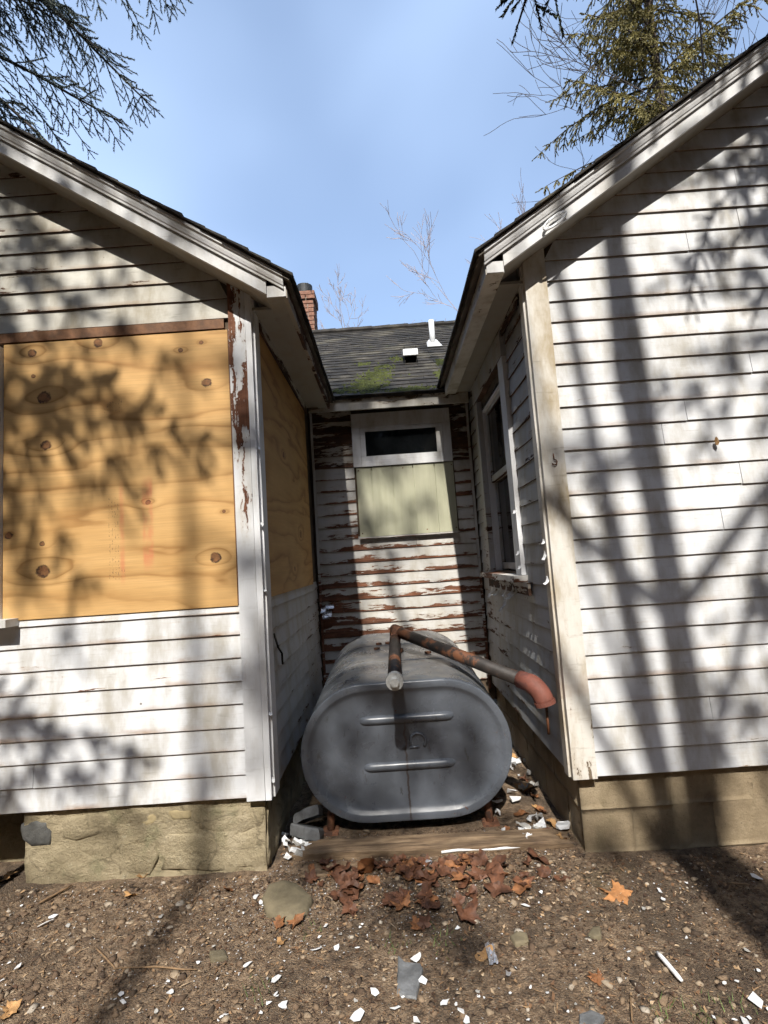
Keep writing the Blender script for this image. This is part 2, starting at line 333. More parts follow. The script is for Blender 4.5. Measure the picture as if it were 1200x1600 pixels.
class MB:
    def __init__(s): s.v = []; s.f = []
    def add(s, v, f):
        b = len(s.v); s.v += [tuple(q) for q in v]; s.f += [tuple(i + b for i in q) for q in f]; return s
    def box(s, a, b, rot=None, piv=None):
        x0, y0, z0 = a; x1, y1, z1 = b
        v = [Vector(q) for q in ((x0, y0, z0), (x1, y0, z0), (x1, y1, z0), (x0, y1, z0), (x0, y0, z1), (x1, y0, z1), (x1, y1, z1), (x0, y1, z1))]
        if rot: pv = Vector(piv); v = [rot @ (q - pv) + pv for q in v]
        return s.add(v, [(0, 3, 2, 1), (4, 5, 6, 7), (0, 1, 5, 4), (1, 2, 6, 5), (2, 3, 7, 6), (3, 0, 4, 7)])
    def hexa(s, v):
        return s.add(v, [(0, 3, 2, 1), (4, 5, 6, 7), (0, 1, 5, 4), (1, 2, 6, 5), (2, 3, 7, 6), (3, 0, 4, 7)])
    def tube(s, pts, rad, seg=12, cap=True):
        pts = [Vector(p) for p in pts]; n = len(pts)
        rad = rad if isinstance(rad, (list, tuple)) else [rad] * n
        b0 = []; prev = None
        for i, p in enumerate(pts):
            t = (pts[min(i + 1, n - 1)] - pts[max(i - 1, 0)]).normalized()
            if prev is None:
                a = Vector((0, 0, 1)) if abs(t.z) < 0.9 else Vector((1, 0, 0)); u = t.cross(a).normalized()
            else:
                u = (prev - t * prev.dot(t)).normalized()
            prev = u; w = t.cross(u)
            b0.append([p + (u * math.cos(2 * math.pi * k / seg) + w * math.sin(2 * math.pi * k / seg)) * rad[i] for k in range(seg)])
        v = [q for r_ in b0 for q in r_]; f = []
        for i in range(n - 1):
            for k in range(seg):
                f.append((i * seg + k, i * seg + (k + 1) % seg, (i + 1) * seg + (k + 1) % seg, (i + 1) * seg + k))
        if cap: f.append(tuple(range(seg))[::-1]); f.append(tuple((n - 1) * seg + k for k in range(seg)))
        return s.add(v, f)
    def build(s, name, mat, parent=None, smooth=False, lab=None, bevel=0.0):
        o = mobj(name, s.v, s.f, mat, parent, smooth, lab)
        if bevel:
            bm = bmesh.new(); bm.from_mesh(o.data)
            bmesh.ops.bevel(bm, geom=bm.edges[:], offset=bevel, segments=2, affect='EDGES', clamp_overlap=True)
            bm.to_mesh(o.data); bm.free()
        return o
def box(name, a, b, mat, parent=None, bevel=0.0, lab=None):
    return MB().box(a, b).build(name, mat, parent, False, lab, bevel)

# ------------------------------------------------------------------ ground
def gz(x, y):
    z = -0.012 * max(-3, min(3, x))
    z += 0.022 * mnoise.noise((x * 0.9, y * 0.9, 3.1)) + 0.010 * mnoise.noise((x * 4, y * 4, 7.7)) + 0.005 * mnoise.noise((x * 13, y * 13, 1.2))
    if abs(x) > 4 or y < -4: z += 0.12 * mnoise.noise((x * 0.15, y * 0.15, 9.0)) * min(1, max(abs(x) - 4, -4 - y, 0) / 4)
    return z
def axis_vals(lo, hi, fine0, fine1, step, grow=1.25):
    a = list(np.arange(fine0, fine1 + 1e-6, step)); s = step; x = fine0; pre = []
    while x > lo: s *= grow; x -= s; pre.append(max(x, lo))
    s = step; x = a[-1]; post = []
    while x < hi: s *= grow; x += s; post.append(min(x, hi))
    return pre[::-1] + a + post
gx = axis_vals(-400, 400, -2.4, 2.6, 0.03); gy = axis_vals(-400, 400, -1.9, 2.0, 0.03)
gv = [(x, y, gz(x, y)) for y in gy for x in gx]; nx = len(gx)
gf = [(j * nx + i, j * nx + i + 1, (j + 1) * nx + i + 1, (j + 1) * nx + i) for j in range(len(gy) - 1) for i in range(nx - 1)]
N = NT('bare_dirt'); P = N.pos()
c = N.ramp(N.noise(P, 26, 7, 0.8), [(0.36, (0.050, 0.031, 0.018)), (0.46, (0.175, 0.115, 0.070)), (0.55, (0.31, 0.215, 0.135)), (0.68, (0.52, 0.39, 0.26))])
c = N.mix(N.step(N.noise(P, 2.6, 5, 0.65), 0.42, 0.66, 0, 0.45), c, (0.17, 0.122, 0.08))
c = N.mix(N.step(N.noise(P, 1.3, 4, 0.6), 0.50, 0.62, 0, 0.6), c, (0.045, 0.030, 0.02))
vc = N.voro(P, 150, out='Color'); vs_ = N.sep(vc)
c = N.mix(N.step(vs_[0], 0.82, 0.88, 0, 0.6), c, (0.20, 0.155, 0.11))
c = N.mix(N.step(N.noise(P, 1.7, 5, 0.65), 0.60, 0.74, 0, 0.35), c, (0.06, 0.065, 0.02))
hh = N.ma('MULTIPLY_ADD', N.voro(P, 150), -0.5, N.noise(P, 55, 6, 0.8))
M['dirt'] = N.done(c, 0.95, N.bump(hh, 1.0, 0.018))
ground = mobj('ground', gv, gf, 'dirt', None, True, recentre=False); ground['kind'] = 'structure'

# ------------------------------------------------------------------ the house
XL, XR, YE = -0.642, 0.815, 2.0
SL, SR, SM = 0.647, 0.662, 0.682                     # roof slopes
def roofL(x): return 2.90 + SL * (-0.376 - x)        # top of shingles over the two gabled wings
def roofR(x): return 2.955 + SR * (x - 0.521)
def roofM(y): return 2.93 + SM * (y - 1.75)
def rakeL(x): return 2.984 - SL * (x + 0.764)        # underside of the rake boards
def rakeR(x): return 3.066 + SR * (x - 0.94)
RIDGE_L, RIDGE_R, RIDGE_M = -3.2, 3.5, 4.47

house = thing('house', (0.08, 2.0, 0.0), 'old white clapboard house with two gabled wings around a narrow alcove', 'house')

F_FRONT = lambda u, d, z: (u, -d, z)
F_RIGHT = lambda u, d, z: (XR - d, u, z)
F_LEFT = lambda u, d, z: (XL + d, u, z)
F_END = lambda u, d, z: (u, YE - d, z)

def clapboard(fr, ub0, ub1, ut0, ut1, z0, e, parent, mat, flip=False, name='clapboard', jit=1.0, warp=None):
    """One bevelled board: butt 13 mm thick at its lower edge, tapering under the next board."""
    L = max(ub1 - ub0, ut1 - ut0); n = max(2, int(L / 0.11)); v = []
    s0 = rnd.random() * 100; top = z0 + e + 0.018
    tilt = rnd.uniform(-1, 1) * 0.0016; jit *= rnd.choice((1, 1, 1.6, 2.6))
    for i in range(n + 1):
        t = i / n
        jz = 0.0016 * jit * mnoise.noise((s0 + t * L * 2.3, 0, z0)) + 0.0010 * jit * mnoise.noise((s0 + t * L * 11, 2, z0)) + tilt * (t - 0.5) * L
        jd = 0.0016 * jit * mnoise.noise((s0 + t * L * 1.7, 5, z0)) + 0.0007 * mnoise.noise((s0 + t * L * 9, 8, z0))
        ub = ub0 + (ub1 - ub0) * t; ut = ut0 + (ut1 - ut0) * t
        v += [fr(ub, -0.018, z0 + jz), fr(ub, -0.0052 + jd, z0 + jz), fr(ub, -0.0044 + jd, z0 + jz + 0.0012), fr((ub + ut) / 2, -0.0100 + jd * 0.5, (z0 + top) / 2), fr(ut, -0.0162, top), fr(ut, -0.0195, top)]
    f = []
    for i in range(n):
        a, b = i * 6, (i + 1) * 6
        for k in range(5):
            q = (a + k, b + k, b + k + 1, a + k + 1); f.append(q if not flip else q[::-1])
    q = tuple(range(6)); f.append(q[::-1] if not flip else q); q = tuple(n * 6 + k for k in range(6)); f.append(q if not flip else q[::-1])
    return mobj(name, v, f, mat, parent, False)

def rows(fr, u0, u1, z0, z1, e, parent, matf, flip=False, lim=None, joints=0.0):
    z = z0
    while z < z1 - 0.02:
        ee = min(e, z1 - z); ztop = z + ee + 0.018
        a0, a1 = (u0, u1) if lim is None else lim(z)
        b0, b1 = (u0, u1) if lim is None else lim(ztop)
        if a1 - a0 > 0.06:
            b1 = max(b1, b0 + 0.01)
            if joints and rnd.random() < joints and a1 - a0 > 0.8:
                t = rnd.uniform(0.1, 0.9); ja = a0 + (a1 - a0) * t
                if a1 - a0 > 3 and rnd.random() < 0.6: ja = rnd.uniform(0.95, 2.1) if a0 > 0 else rnd.uniform(-1.9, -0.95)
                clapboard(fr, a0, ja - 0.0012, b0, ja - 0.0012, z, ee, parent, matf(z), flip)
                clapboard(fr, ja + 0.0012, a1, ja + 0.0012, b1, z, ee, parent, matf(z), flip)
            else:
                clapboard(fr, a0, a1, b0, b1, z, ee, parent, matf(z), flip)
        z += e

# --- walls (sheathing) with their clapboards as sub-parts
EL, ER, EE = 0.1118, 0.1150, 0.1085
def gable_poly(x0, x1, z0, rk, xr):  # wall slab outline under the rakes
    return None
# left front wall: sheathing slab from polygon
def prism(name, poly, y0, y1, mat, parent, lab=None):
    n = len(poly); v = [(x, y0, z) for x, z in poly] + [(x, y1, z) for x, z in poly]
    f = [tuple(range(n)), tuple(range(2 * n - 1, n - 1, -1))] + [(i, n + i, n + (i + 1) % n, (i + 1) % n) for i in range(n)]
    return mobj(name, v, f, mat, parent, False, lab)
wl = prism('wall', [(-5.75, 0.36), (XL - 0.02, 0.36), (XL - 0.02, rakeL(XL - 0.02) + 0.02), (RIDGE_L, rakeL(RIDGE_L) + 0.02), (-5.75, rakeL(XL) + 0.02)], 0.0205, 0.11, 'sheath', house, 'left wing gable wall with boarded up opening')
wr = prism('wall', [(XR + 0.02, 0.355), (6.15, 0.355), (6.15, rakeR(XR) + 0.02), (RIDGE_R, rakeR(RIDGE_R) + 0.02), (XR + 0.02, rakeR(XR + 0.02) + 0.02)], 0.0205, 0.11, 'sheath', house, 'right wing gable wall of sound white clapboards')
we = box('wall', (XL - 0.1, YE + 0.0205, 0.2), (XR + 0.1, YE + 0.11, 3.0), 'sheath', house, lab='shaded back wall of the alcove with flaking paint')
wsl = box('wall', (XL - 0.11, 0.112, 0.36), (XL - 0.0205, YE + 0.018, 2.95), 'sheath', house, lab='left side wall of the alcove')
wsr = MB()
for (y0, y1, z0, z1) in ((0.112, 0.66, 0.355, 2.97), (1.47, YE + 0.018, 0.355, 2.97), (0.66, 1.47, 0.355, 1.33), (0.66, 1.47, 2.62, 2.97)):
    wsr.box((XR + 0.0205, y0, z0), (XR + 0.11, y1, z1))
wsr = wsr.build('wall', 'sheath', house, lab='right side wall of the alcove with tall window')

def limL(z):
    r_ = min(-0.766, -0.764 + (2.984 - z) / SL + 0.03); l_ = -5.7
    if z > 2.9: l_ = max(-5.7, RIDGE_L * 2 - r_)
    return (l_, r_)
def limR(z):
    l_ = max(0.934, 0.94 + (z - 3.066) / SR - 0.03); r_ = 6.1
    if z > 2.95: r_ = min(6.1, RIDGE_R * 2 - l_)
    return (l_, r_)
rows(F_FRONT, 0, 0, 0.36, 1.285, EL, wl, lambda z: 'siding', lim=limL, joints=0.35)
rows(F_FRONT, -5.7, -2.12, 1.285 + EL * 0.28, 2.80, EL, wl, lambda z: 'siding')
rows(F_FRONT, 0, 0, 2.80, 4.52, EL, wl, lambda z: 'siding_gable', lim=limL, joints=0.2)
rows(F_FRONT, 0, 0, 0.355, 4.75, ER, wr, lambda z: 'siding_clean', lim=limR, joints=0.6)
# back wall of the alcove: round the window and panel
EZ0 = 1.682 - 12 * EE
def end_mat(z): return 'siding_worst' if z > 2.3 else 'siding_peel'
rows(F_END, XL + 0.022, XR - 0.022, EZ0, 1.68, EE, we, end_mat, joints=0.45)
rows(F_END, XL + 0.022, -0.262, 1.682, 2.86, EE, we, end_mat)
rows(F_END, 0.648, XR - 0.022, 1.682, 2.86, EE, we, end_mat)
# side walls
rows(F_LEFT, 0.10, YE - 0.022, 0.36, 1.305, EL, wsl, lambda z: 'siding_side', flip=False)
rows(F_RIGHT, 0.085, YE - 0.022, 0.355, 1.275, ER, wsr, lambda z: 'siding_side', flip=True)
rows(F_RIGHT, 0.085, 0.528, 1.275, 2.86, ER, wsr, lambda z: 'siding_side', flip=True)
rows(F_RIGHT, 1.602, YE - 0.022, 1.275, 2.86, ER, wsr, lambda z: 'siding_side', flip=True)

# --- corner boards
def rough_board(name, a, b, mat, parent, n=24, jit=0.002, lab=None):
    """Board along its longest axis, edges slightly wavy."""
    a = Vector(a); b = Vector(b); d = b - a; ax = max(range(3), key=lambda k: d[k]); o1, o2 = [k for k in range(3) if k != ax]
    s0 = rnd.random() * 50; v = []
    for i in range(n + 1):
        t = i / n; q = a[ax] + d[ax] * t
        for (p1, p2) in ((0, 0), (1, 0), (1, 1), (0, 1)):
            w = [0, 0, 0]; w[ax] = q
            w[o1] = a[o1] + d[o1] * p1 + jit * mnoise.noise((s0 + t * d[ax] * 3, p1 * 9 + p2 * 4, 1)) + 0.4 * jit * mnoise.noise((s0 + t * d[ax] * 17, p1 * 5 + p2 * 3, 2))
            w[o2] = a[o2] + d[o2] * p2 + jit * 0.6 * mnoise.noise((s0 + t * d[ax] * 3, p1 * 7 + p2 * 3, 5))
            v.append(tuple(w))
    f = []
    for i in range(n):
        for k in range(4): f.append((i * 4 + k, i * 4 + (k + 1) % 4, (i + 1) * 4 + (k + 1) % 4, (i + 1) * 4 + k))
    f.append((3, 2, 1, 0)); f.append(tuple(n * 4 + k for k in range(4)))
    o = mobj(name, v, f, mat, parent, False, lab)
    bm = bmesh.new(); bm.from_mesh(o.data); bmesh.ops.recalc_face_normals(bm, faces=bm.faces[:]); bm.to_mesh(o.data); bm.free()
    return o
rough_board('corner_board', (-0.764, -0.012, 0.352), (-0.674, 0.02, 2.99), 'trim_peel', house, 40)
rough_board('corner_board', (-0.6725, -0.014, 0.352), (XL, 0.02, 2.96), 'trim', house, 40)
rough_board('corner_board', (XL - 0.018, 0.022, 0.354), (XL + 0.010, 0.118, 2.92), 'trim', house, 40)
rough_board('corner_board', (XR, -0.014, 0.352), (0.932, 0.02, 3.06), 'trim_right', house, 40)
rough_board('corner_board', (XR - 0.010, 0.0215, 0.354), (XR + 0.018, 0.082, 3.0), 'trim_right', house, 40)
rough_board('corner_board', (XL + 0.0045, YE - 0.022, 0.3), (XL + 0.022, YE + 0.01, 2.85), 'siding_peel', house, 30)
rough_board('corner_board', (XR - 0.022, YE - 0.022, 0.3), (XR - 0.0045, YE + 0.01, 2.85), 'siding_peel', house, 30)

# --- plywood over the openings
KN = []
for (px, py, r_, a_) in ((50, 552, 0.020, 1.3), (153, 536, 0.022, 1.0), (69, 621, 0.030, 1.6), (72, 696, 0.024, 1.6), (231, 785, 0.012, 1.2), (337, 871, 0.024, 2.0), (67, 893, 0.030, 1.7), (282, 547, 0.011, 0.8), (14, 837, 0.018, 1.0), (323, 598, 0.022, 0.8), (314, 535, 0.010, 0.5), (66, 850, 0.012, 0.7), (52, 588, 0.010, 0.5), (350, 799, 0.008, 0.5)):
    p = at(px, py, 0.003); KN.append((p.x, p.z, r_, a_))
N, uv, u, z, col, fine = plywood_mat('plywood_front', (0.57, 0.343, 0.13), KN, 'xz', 1.0, 3.0)
def bandmask(N, s, lo, hi, soft):
    return N.ma('MULTIPLY', N.step(s, lo - soft, lo + soft), N.step(s, hi + soft, hi - soft))
for (x0, x1, z0, z1, st) in ((at(190, 800, 0).x - 0.012, at(190, 800, 0).x + 0.010, 1.46, 1.94, 0.55), (at(231, 800, 0).x - 0.028, at(231, 800, 0).x + 0.024, 1.52, 1.95, 0.75)):
    m_ = N.ma('MULTIPLY', bandmask(N, u, x0, x1, 0.008), bandmask(N, z, z0, z1, 0.05))
    m_ = N.ma('MULTIPLY', m_, N.step(N.noise(N.mul(uv, (8, 1, 5)), 2, 4, 0.6), 0.30, 0.72, 0, st * 0.75))
    col = N.mix(m_, col, (0.58, 0.12, 0.07))
# faint grade-stamp ink: columns of tiny broken strokes
for (x0, x1, z0, z1) in ((at(168, 790, 0).x, at(186, 790, 0).x, 1.46, 1.88), (at(168, 880, 0).x, at(196, 880, 0).x, 1.465, 1.52), (at(160, 615, 0).x, at(190, 615, 0).x, 2.33, 2.40)):
    m_ = N.ma('MULTIPLY', bandmask(N, u, x0, x1, 0.002), bandmask(N, z, z0, z1, 0.004))
    ink = N.step(N.noise(N.mul(uv, (170, 1, 90)), 1.0, 1, 0.5), 0.58, 0.62)
    ink = N.ma('MULTIPLY', ink, N.step(N.ma('SINE', N.ma('MULTIPLY', u, 420)), 0.0, 0.2))
    col = N.mix(N.ma('MULTIPLY', N.ma('MULTIPLY', m_, ink), 0.55), col, (0.10, 0.06, 0.035))
M['ply'] = N.done(col, 0.72, N.bump(fine, 0.25, 0.002))
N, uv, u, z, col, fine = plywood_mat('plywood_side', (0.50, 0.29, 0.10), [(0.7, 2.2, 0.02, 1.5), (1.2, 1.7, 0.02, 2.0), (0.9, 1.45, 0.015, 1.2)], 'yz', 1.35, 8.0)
M['ply_side'] = N.done(col, 0.75, N.bump(fine, 0.25, 0.002))
box('plywood_panel', (-1.966, 0.003, 1.287), (-0.774, 0.0185, 2.738), 'ply', house, 0.0015, 'knotty plywood sheet closing the front opening')
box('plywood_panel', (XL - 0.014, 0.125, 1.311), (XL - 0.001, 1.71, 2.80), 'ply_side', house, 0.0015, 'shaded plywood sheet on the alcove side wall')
rough_board('head_trim', (-2.12, -0.002, 2.745), (-0.79, 0.0195, 2.797), 'brown_trim', house, 20, 0.0015)
rough_board('window_casing', (-2.10, -0.022, 1.30), (-1.968, 0.012, 2.72), 'trim_h', house, 20)
rough_board('window_sill', (-2.16, -0.085, 1.262), (-1.885, 0.012, 1.300), 'trim_h', house, 8, 0.001)
# strips of bare wood left beside the opening
rough_board('jamb_strip', (-0.7735, 0.0005, 1.30), (-0.766, 0.019, 2.74), 'brown_trim', house, 16, 0.002)

# --- alcove window (awning sash with board panel below)
def child_empty(name, loc, parent, lab=None):
    e = bpy.data.objects.new(name, None); COL.objects.link(e); e.parent = parent; e.location = Vector(loc) - wloc(parent); e.empty_display_size = 0.1
    if lab: e['label'] = lab
    return e
w1 = child_empty('window', (0.187, 1.98, 2.32), house, 'small transom window high in the alcove')
rough_board('casing', (-0.262, 1.966, 2.683), (0.636, 1.998, 2.815), 'trim_h', w1, 8, 0.001)
rough_board('casing', (-0.262, 1.966, 2.322), (-0.188, 1.998, 2.681), 'trim_h', w1, 8, 0.001)
rough_board('casing', (0.566, 1.966, 2.322), (0.636, 1.998, 2.681), 'trim_h', w1, 8, 0.001)
rough_board('window_sill', (-0.186, 1.962, 2.322), (0.564, 1.998, 2.374), 'trim_h', w1, 8, 0.001)
for a, b in (((-0.186, 1.974, 2.376), (0.564, 2.0, 2.418)), ((-0.186, 1.974, 2.647), (0.564, 2.0, 2.681)), ((-0.186, 1.974, 2.4185), (-0.142, 2.0, 2.6465)), ((0.505, 1.974, 2.4185), (0.564, 2.0, 2.6465))):
    box('sash', a, b, 'trim_h', w1, 0.002)
N = NT('old_glass'); M['glass'] = N.done((0.006, 0.007, 0.008), N.step(N.noise(None, 6, 4, 0.6), 0.4, 0.8, 0.04, 0.16), N.bump(N.noise(None, 1.6, 2, 0.5), 0.15, 0.02), None, 0.5)
box('pane', (-0.143, 1.990, 2.417), (0.506, 1.994, 2.648), 'glass', w1)
N = NT('olive_panel'); P = N.pos()
c = N.mix(N.step(N.noise(N.mul(P, (20, 20, 1.5)), 1.5, 5, 0.6), 0.35, 0.7, 0, 0.3), (0.42, 0.42, 0.30), (0.30, 0.30, 0.20))
c = N.mix(N.step(N.noise(P, 3, 5, 0.6), 0.45, 0.75, 0, 0.5), c, (0.48, 0.47, 0.36))
M['olive'] = N.done(c, 0.7, N.bump(N.noise(N.mul(P, (70, 70, 2)), 1, 4, 0.7), 0.35, 0.003))
pan = child_empty('board_panel', (0.197, 1.99, 1.685), house, 'pale olive grooved boards under the transom window')
ed = [-0.245, -0.105, 0.083, 0.270, 0.464, 0.640]
for i in range(5):
    rough_board('board', (ed[i] + 0.005, 1.978 - 0.001 * (i % 2), 1.688), (ed[i + 1] - 0.005, 1.999, 2.316), 'olive', pan, 10, 0.0008)
box('backing', (-0.243, 1.9945, 1.690), (0.638, 2.0, 2.314), M['olive'], pan)
for sx, sz in ((-0.22, 2.29), (0.62, 2.29), (-0.22, 1.72), (0.62, 1.72), (0.18, 2.29), (0.36, 1.72)):
    MB().tube([(sx, 1.981, sz), (sx, 1.975, sz)], 0.006, 8).build('screw', 'rust', pan)
rough_board('drip_strip', (-0.25, 1.966, 1.672), (0.648, 1.998, 1.684), 'siding_peel', pan, 8, 0.001)

# --- tall sash window in the right side wall
w2 = child_empty('window', (XR, 1.06, 1.28), house, 'tall dark double hung window in the right side wall')
rough_board('casing', (XR - 0.02, 0.53, 1.322), (XR + 0.02, 0.658, 2.70), 'trim', w2, 20, 0.002)
rough_board('casing', (XR - 0.02, 1.472, 1.322), (XR + 0.02, 1.60, 2.70), 'siding_side', w2, 20, 0.002)
rough_board('casing', (XR - 0.024, 0.53, 2.702), (XR + 0.02, 1.60, 2.86), 'siding_side', w2, 10, 0.002)
rough_board('window_sill', (XR - 0.075, 0.50, 1.282), (XR + 0.07, 1.63, 1.320), 'sill', w2, 24, 0.004)
rough_board('apron', (XR - 0.018, 0.42, 1.205), (XR - 0.001, 1.60, 1.279), 'siding_worst', w2, 16, 0.003, 'bare brown board under the sill with hanging paint')
box('jamb', (XR + 0.0205, 0.655, 1.322), (XR + 0.12, 0.672, 2.69), 'trim', w2)
box('jamb', (XR + 0.0205, 1.458, 1.322), (XR + 0.12, 1.475, 2.69), 'trim', w2)
box('jamb', (XR + 0.0205, 0.673, 2.60), (XR + 0.12, 1.457, 2.64), 'trim', w2)
for (z0, z1, dx) in ((1.34, 2.055, 0.07), (2.025, 2.60, 0.042)):
    for a, b in (((XR + dx, 0.673, z0), (XR + dx + 0.026, 0.712, z1)), ((XR + dx, 1.418, z0), (XR + dx + 0.026, 1.457, z1)), ((XR + dx, 0.7125, z0), (XR + dx + 0.026, 1.4175, z0 + 0.05)), ((XR + dx, 0.7125, z1 - 0.035), (XR + dx + 0.026, 1.4175, z1))):
        box('sash', a, b, 'siding_side', w2, 0.002)
    box('pane', (XR + dx + 0.012, 0.7115, z0 + 0.049), (XR + dx + 0.016, 1.4185, z1 - 0.034), 'glass', w2)
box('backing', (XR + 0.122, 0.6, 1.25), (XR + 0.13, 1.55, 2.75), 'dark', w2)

# --- foundations
def rough_face(name, fr, u0, u1, z0, z1, depth, mat, parent, amp=0.012, res=0.022, seed=0.0, lab=None, flip=False, fs=4.0):
    nu = max(2, int((u1 - u0) / res)); nz = max(2, int((z1 - z0) / res)); v = []
    for j in range(nz + 1):
        for i in range(nu + 1):
            u = u0 + (u1 - u0) * i / nu; z = z0 + (z1 - z0) * j / nz
            d = amp * (mnoise.noise((u * fs, z * fs * 1.3, seed)) + 0.5 * mnoise.noise((u * fs * 3, z * fs * 3.4, seed + 4)) + 0.25 * mnoise.noise((u * fs * 9, z * fs * 9, seed + 9)))
            v.append(fr(u, d, z))
    f = [(j * (nu + 1) + i, j * (nu + 1) + i + 1, (j + 1) * (nu + 1) + i + 1, (j + 1) * (nu + 1) + i) for j in range(nz) for i in range(nu)]
    b = len(v); v += [fr(u0, -depth, z0), fr(u1, -depth, z0), fr(u1, -depth, z1), fr(u0, -depth, z1)]
    W = nu + 1
    f.append(tuple([b + 1, b] + list(range(0, W)))); f.append(tuple([b + 3, b + 2] + [nz * W + i for i in range(nu, -1, -1)]))
    f.append(tuple([b, b + 3] + [j * W for j in range(nz, -1, -1)])); f.append(tuple([b + 2, b + 1] + [j * W + nu for j in range(0, nz + 1)])); f.append((b, b + 1, b + 2, b + 3))
    if flip: f = [q[::-1] for q in f]
    return mobj(name, v, f, mat, parent, True, lab)
N = NT('parged_rubble'); P = N.pos()
c = N.ramp(N.noise(P, 3.2, 7, 0.68), [(0.30, (0.17, 0.138, 0.083)), (0.46, (0.33, 0.275, 0.172)), (0.60, (0.43, 0.36, 0.235)), (0.75, (0.53, 0.455, 0.32))])
c = N.mix(N.step(N.noise(P, 6, 5, 0.6), 0.55, 0.72, 0, 0.5), c, (0.16, 0.17, 0.085))
c = N.mix(N.step(N.noise(P, 22, 5, 0.7), 0.60, 0.75, 0, 0.6), c, (0.52, 0.47, 0.34))
wv = N.vadd(P, N.mul(N.noise(P, 5, 4, 0.6, col=True), (0.22, 0.22, 0.16)))
ce = N.voro(N.mul(wv, (3.4, 3.4, 5.0)), 1.0, 'DISTANCE_TO_EDGE')
crk = N.ma('MULTIPLY', N.step(ce, 0.030, 0.006), N.step(N.noise(P, 2.5, 3, 0.6), 0.42, 0.6))
c = N.mix(N.ma('MULTIPLY', crk, 0.38), c, (0.07, 0.055, 0.03))
c = N.mix(N.step(N.noise(P, 70, 4, 0.7), 0.62, 0.72, 0, 0.6), c, (0.11, 0.09, 0.055))
M['parge'] = N.done(c, 0.92, N.bump(N.noise(P, 14, 9, 0.75), 0.95, 0.035))
N = NT('concrete_block'); P = N.pos()
c = N.ramp(N.noise(P, 2.6, 7, 0.65), [(0.32, (0.14, 0.105, 0.066)), (0.5, (0.27, 0.21, 0.132)), (0.68, (0.39, 0.315, 0.21))])
c = N.mix(N.step(N.noise(N.mul(P, (3, 3, 1)), 3, 5, 0.6), 0.5, 0.7, 0, 0.4), c, (0.15, 0.125, 0.07))
c = N.mix(N.step(N.noise(P, 90, 4, 0.7), 0.62, 0.70, 0, 0.7), c, (0.09, 0.07, 0.045))
M['block'] = N.done(c, 0.92, N.bump(N.noise(P, 50, 7, 0.78), 0.8, 0.010))
FF = lambda u, d, z: (u, 0.034 - d, z)
FS = lambda u, d, z: (-0.685 + d, u, z)
fnl = rough_face('foundation', FF, -1.872, -0.69, -0.25, 0.362, 0.3, 'parge', house, 0.020, 0.018, 1.0, 'rough parged fieldstone foundation of the left wing')
rough_face('foundation', FS, 0.06, 2.05, -0.25, 0.362, 0.3, 'parge', house, 0.016, 0.03, 2.0, 'shaded stone foundation side of the left wing')
box('crawlspace_wall', (-5.7, 0.25, -0.25), (-1.9, 0.4, 0.358), 'parge', house)
def stone_piece(name, outline, fr, proud, mat, parent, seed=0):
    """Irregular stone face standing proud of the mortar: outline in (u, z)."""
    n = len(outline); cu = sum(p[0] for p in outline) / n; cz = sum(p[1] for p in outline) / n; v = []
    pts = []
    for i in range(n):   # round the outline off
        a = outline[i]; b = outline[(i + 1) % n]
        for t in (0.0, 0.33, 0.67): pts.append((a[0] + (b[0] - a[0]) * t, a[1] + (b[1] - a[1]) * t))
    m = len(pts)
    for k, (s, d) in enumerate(((1.05, -0.03), (1.01, -proud * 0.4), (0.92, proud * 0.55), (0.70, proud), (0.35, proud * 1.08))):
        for i, (a, b) in enumerate(pts):
            j = 1 + 0.13 * mnoise.noise((i * 0.55, k * 0.3, seed)) + 0.06 * mnoise.noise((i * 1.7, k * 0.4, seed + 5))
            dd = d + 0.004 * mnoise.noise((a * 14, b * 14, seed + k))
            v.append(fr(cu + (a - cu) * s * j, dd, cz + (b - cz) * s * j))
    v.append(fr(cu, proud * 1.05, cz)); f = []
    for k in range(4):
        for i in range(m): f.append((k * m + i, k * m + (i + 1) % m, (k + 1) * m + (i + 1) % m, (k + 1) * m + i))
    for i in range(m): f.append((4 * m + i, 4 * m + (i + 1) % m, 5 * m))
    o = mobj(name, v, f, mat, parent, True)
    bm = bmesh.new(); bm.from_mesh(o.data); bmesh.ops.recalc_face_normals(bm, faces=bm.faces[:]); bm.to_mesh(o.data); bm.free()
    return o
M['stone_dark'] = simple('dark_stone', (0.085, 0.085, 0.08), 0.8, 0.35, 14, 0.7, 0.008)
M['stone_green'] = simple('mossy_stone', (0.23, 0.22, 0.115), 0.88, 0.3, 8, 0.6, 0.008)
M['stone_tan'] = simple('tan_stone', (0.34, 0.275, 0.155), 0.88, 0.25, 10, 0.6, 0.008)
def pxs(lst, Y=0.03): return [(at(x, y, Y).x, at(x, y, Y).z) for x, y in lst]
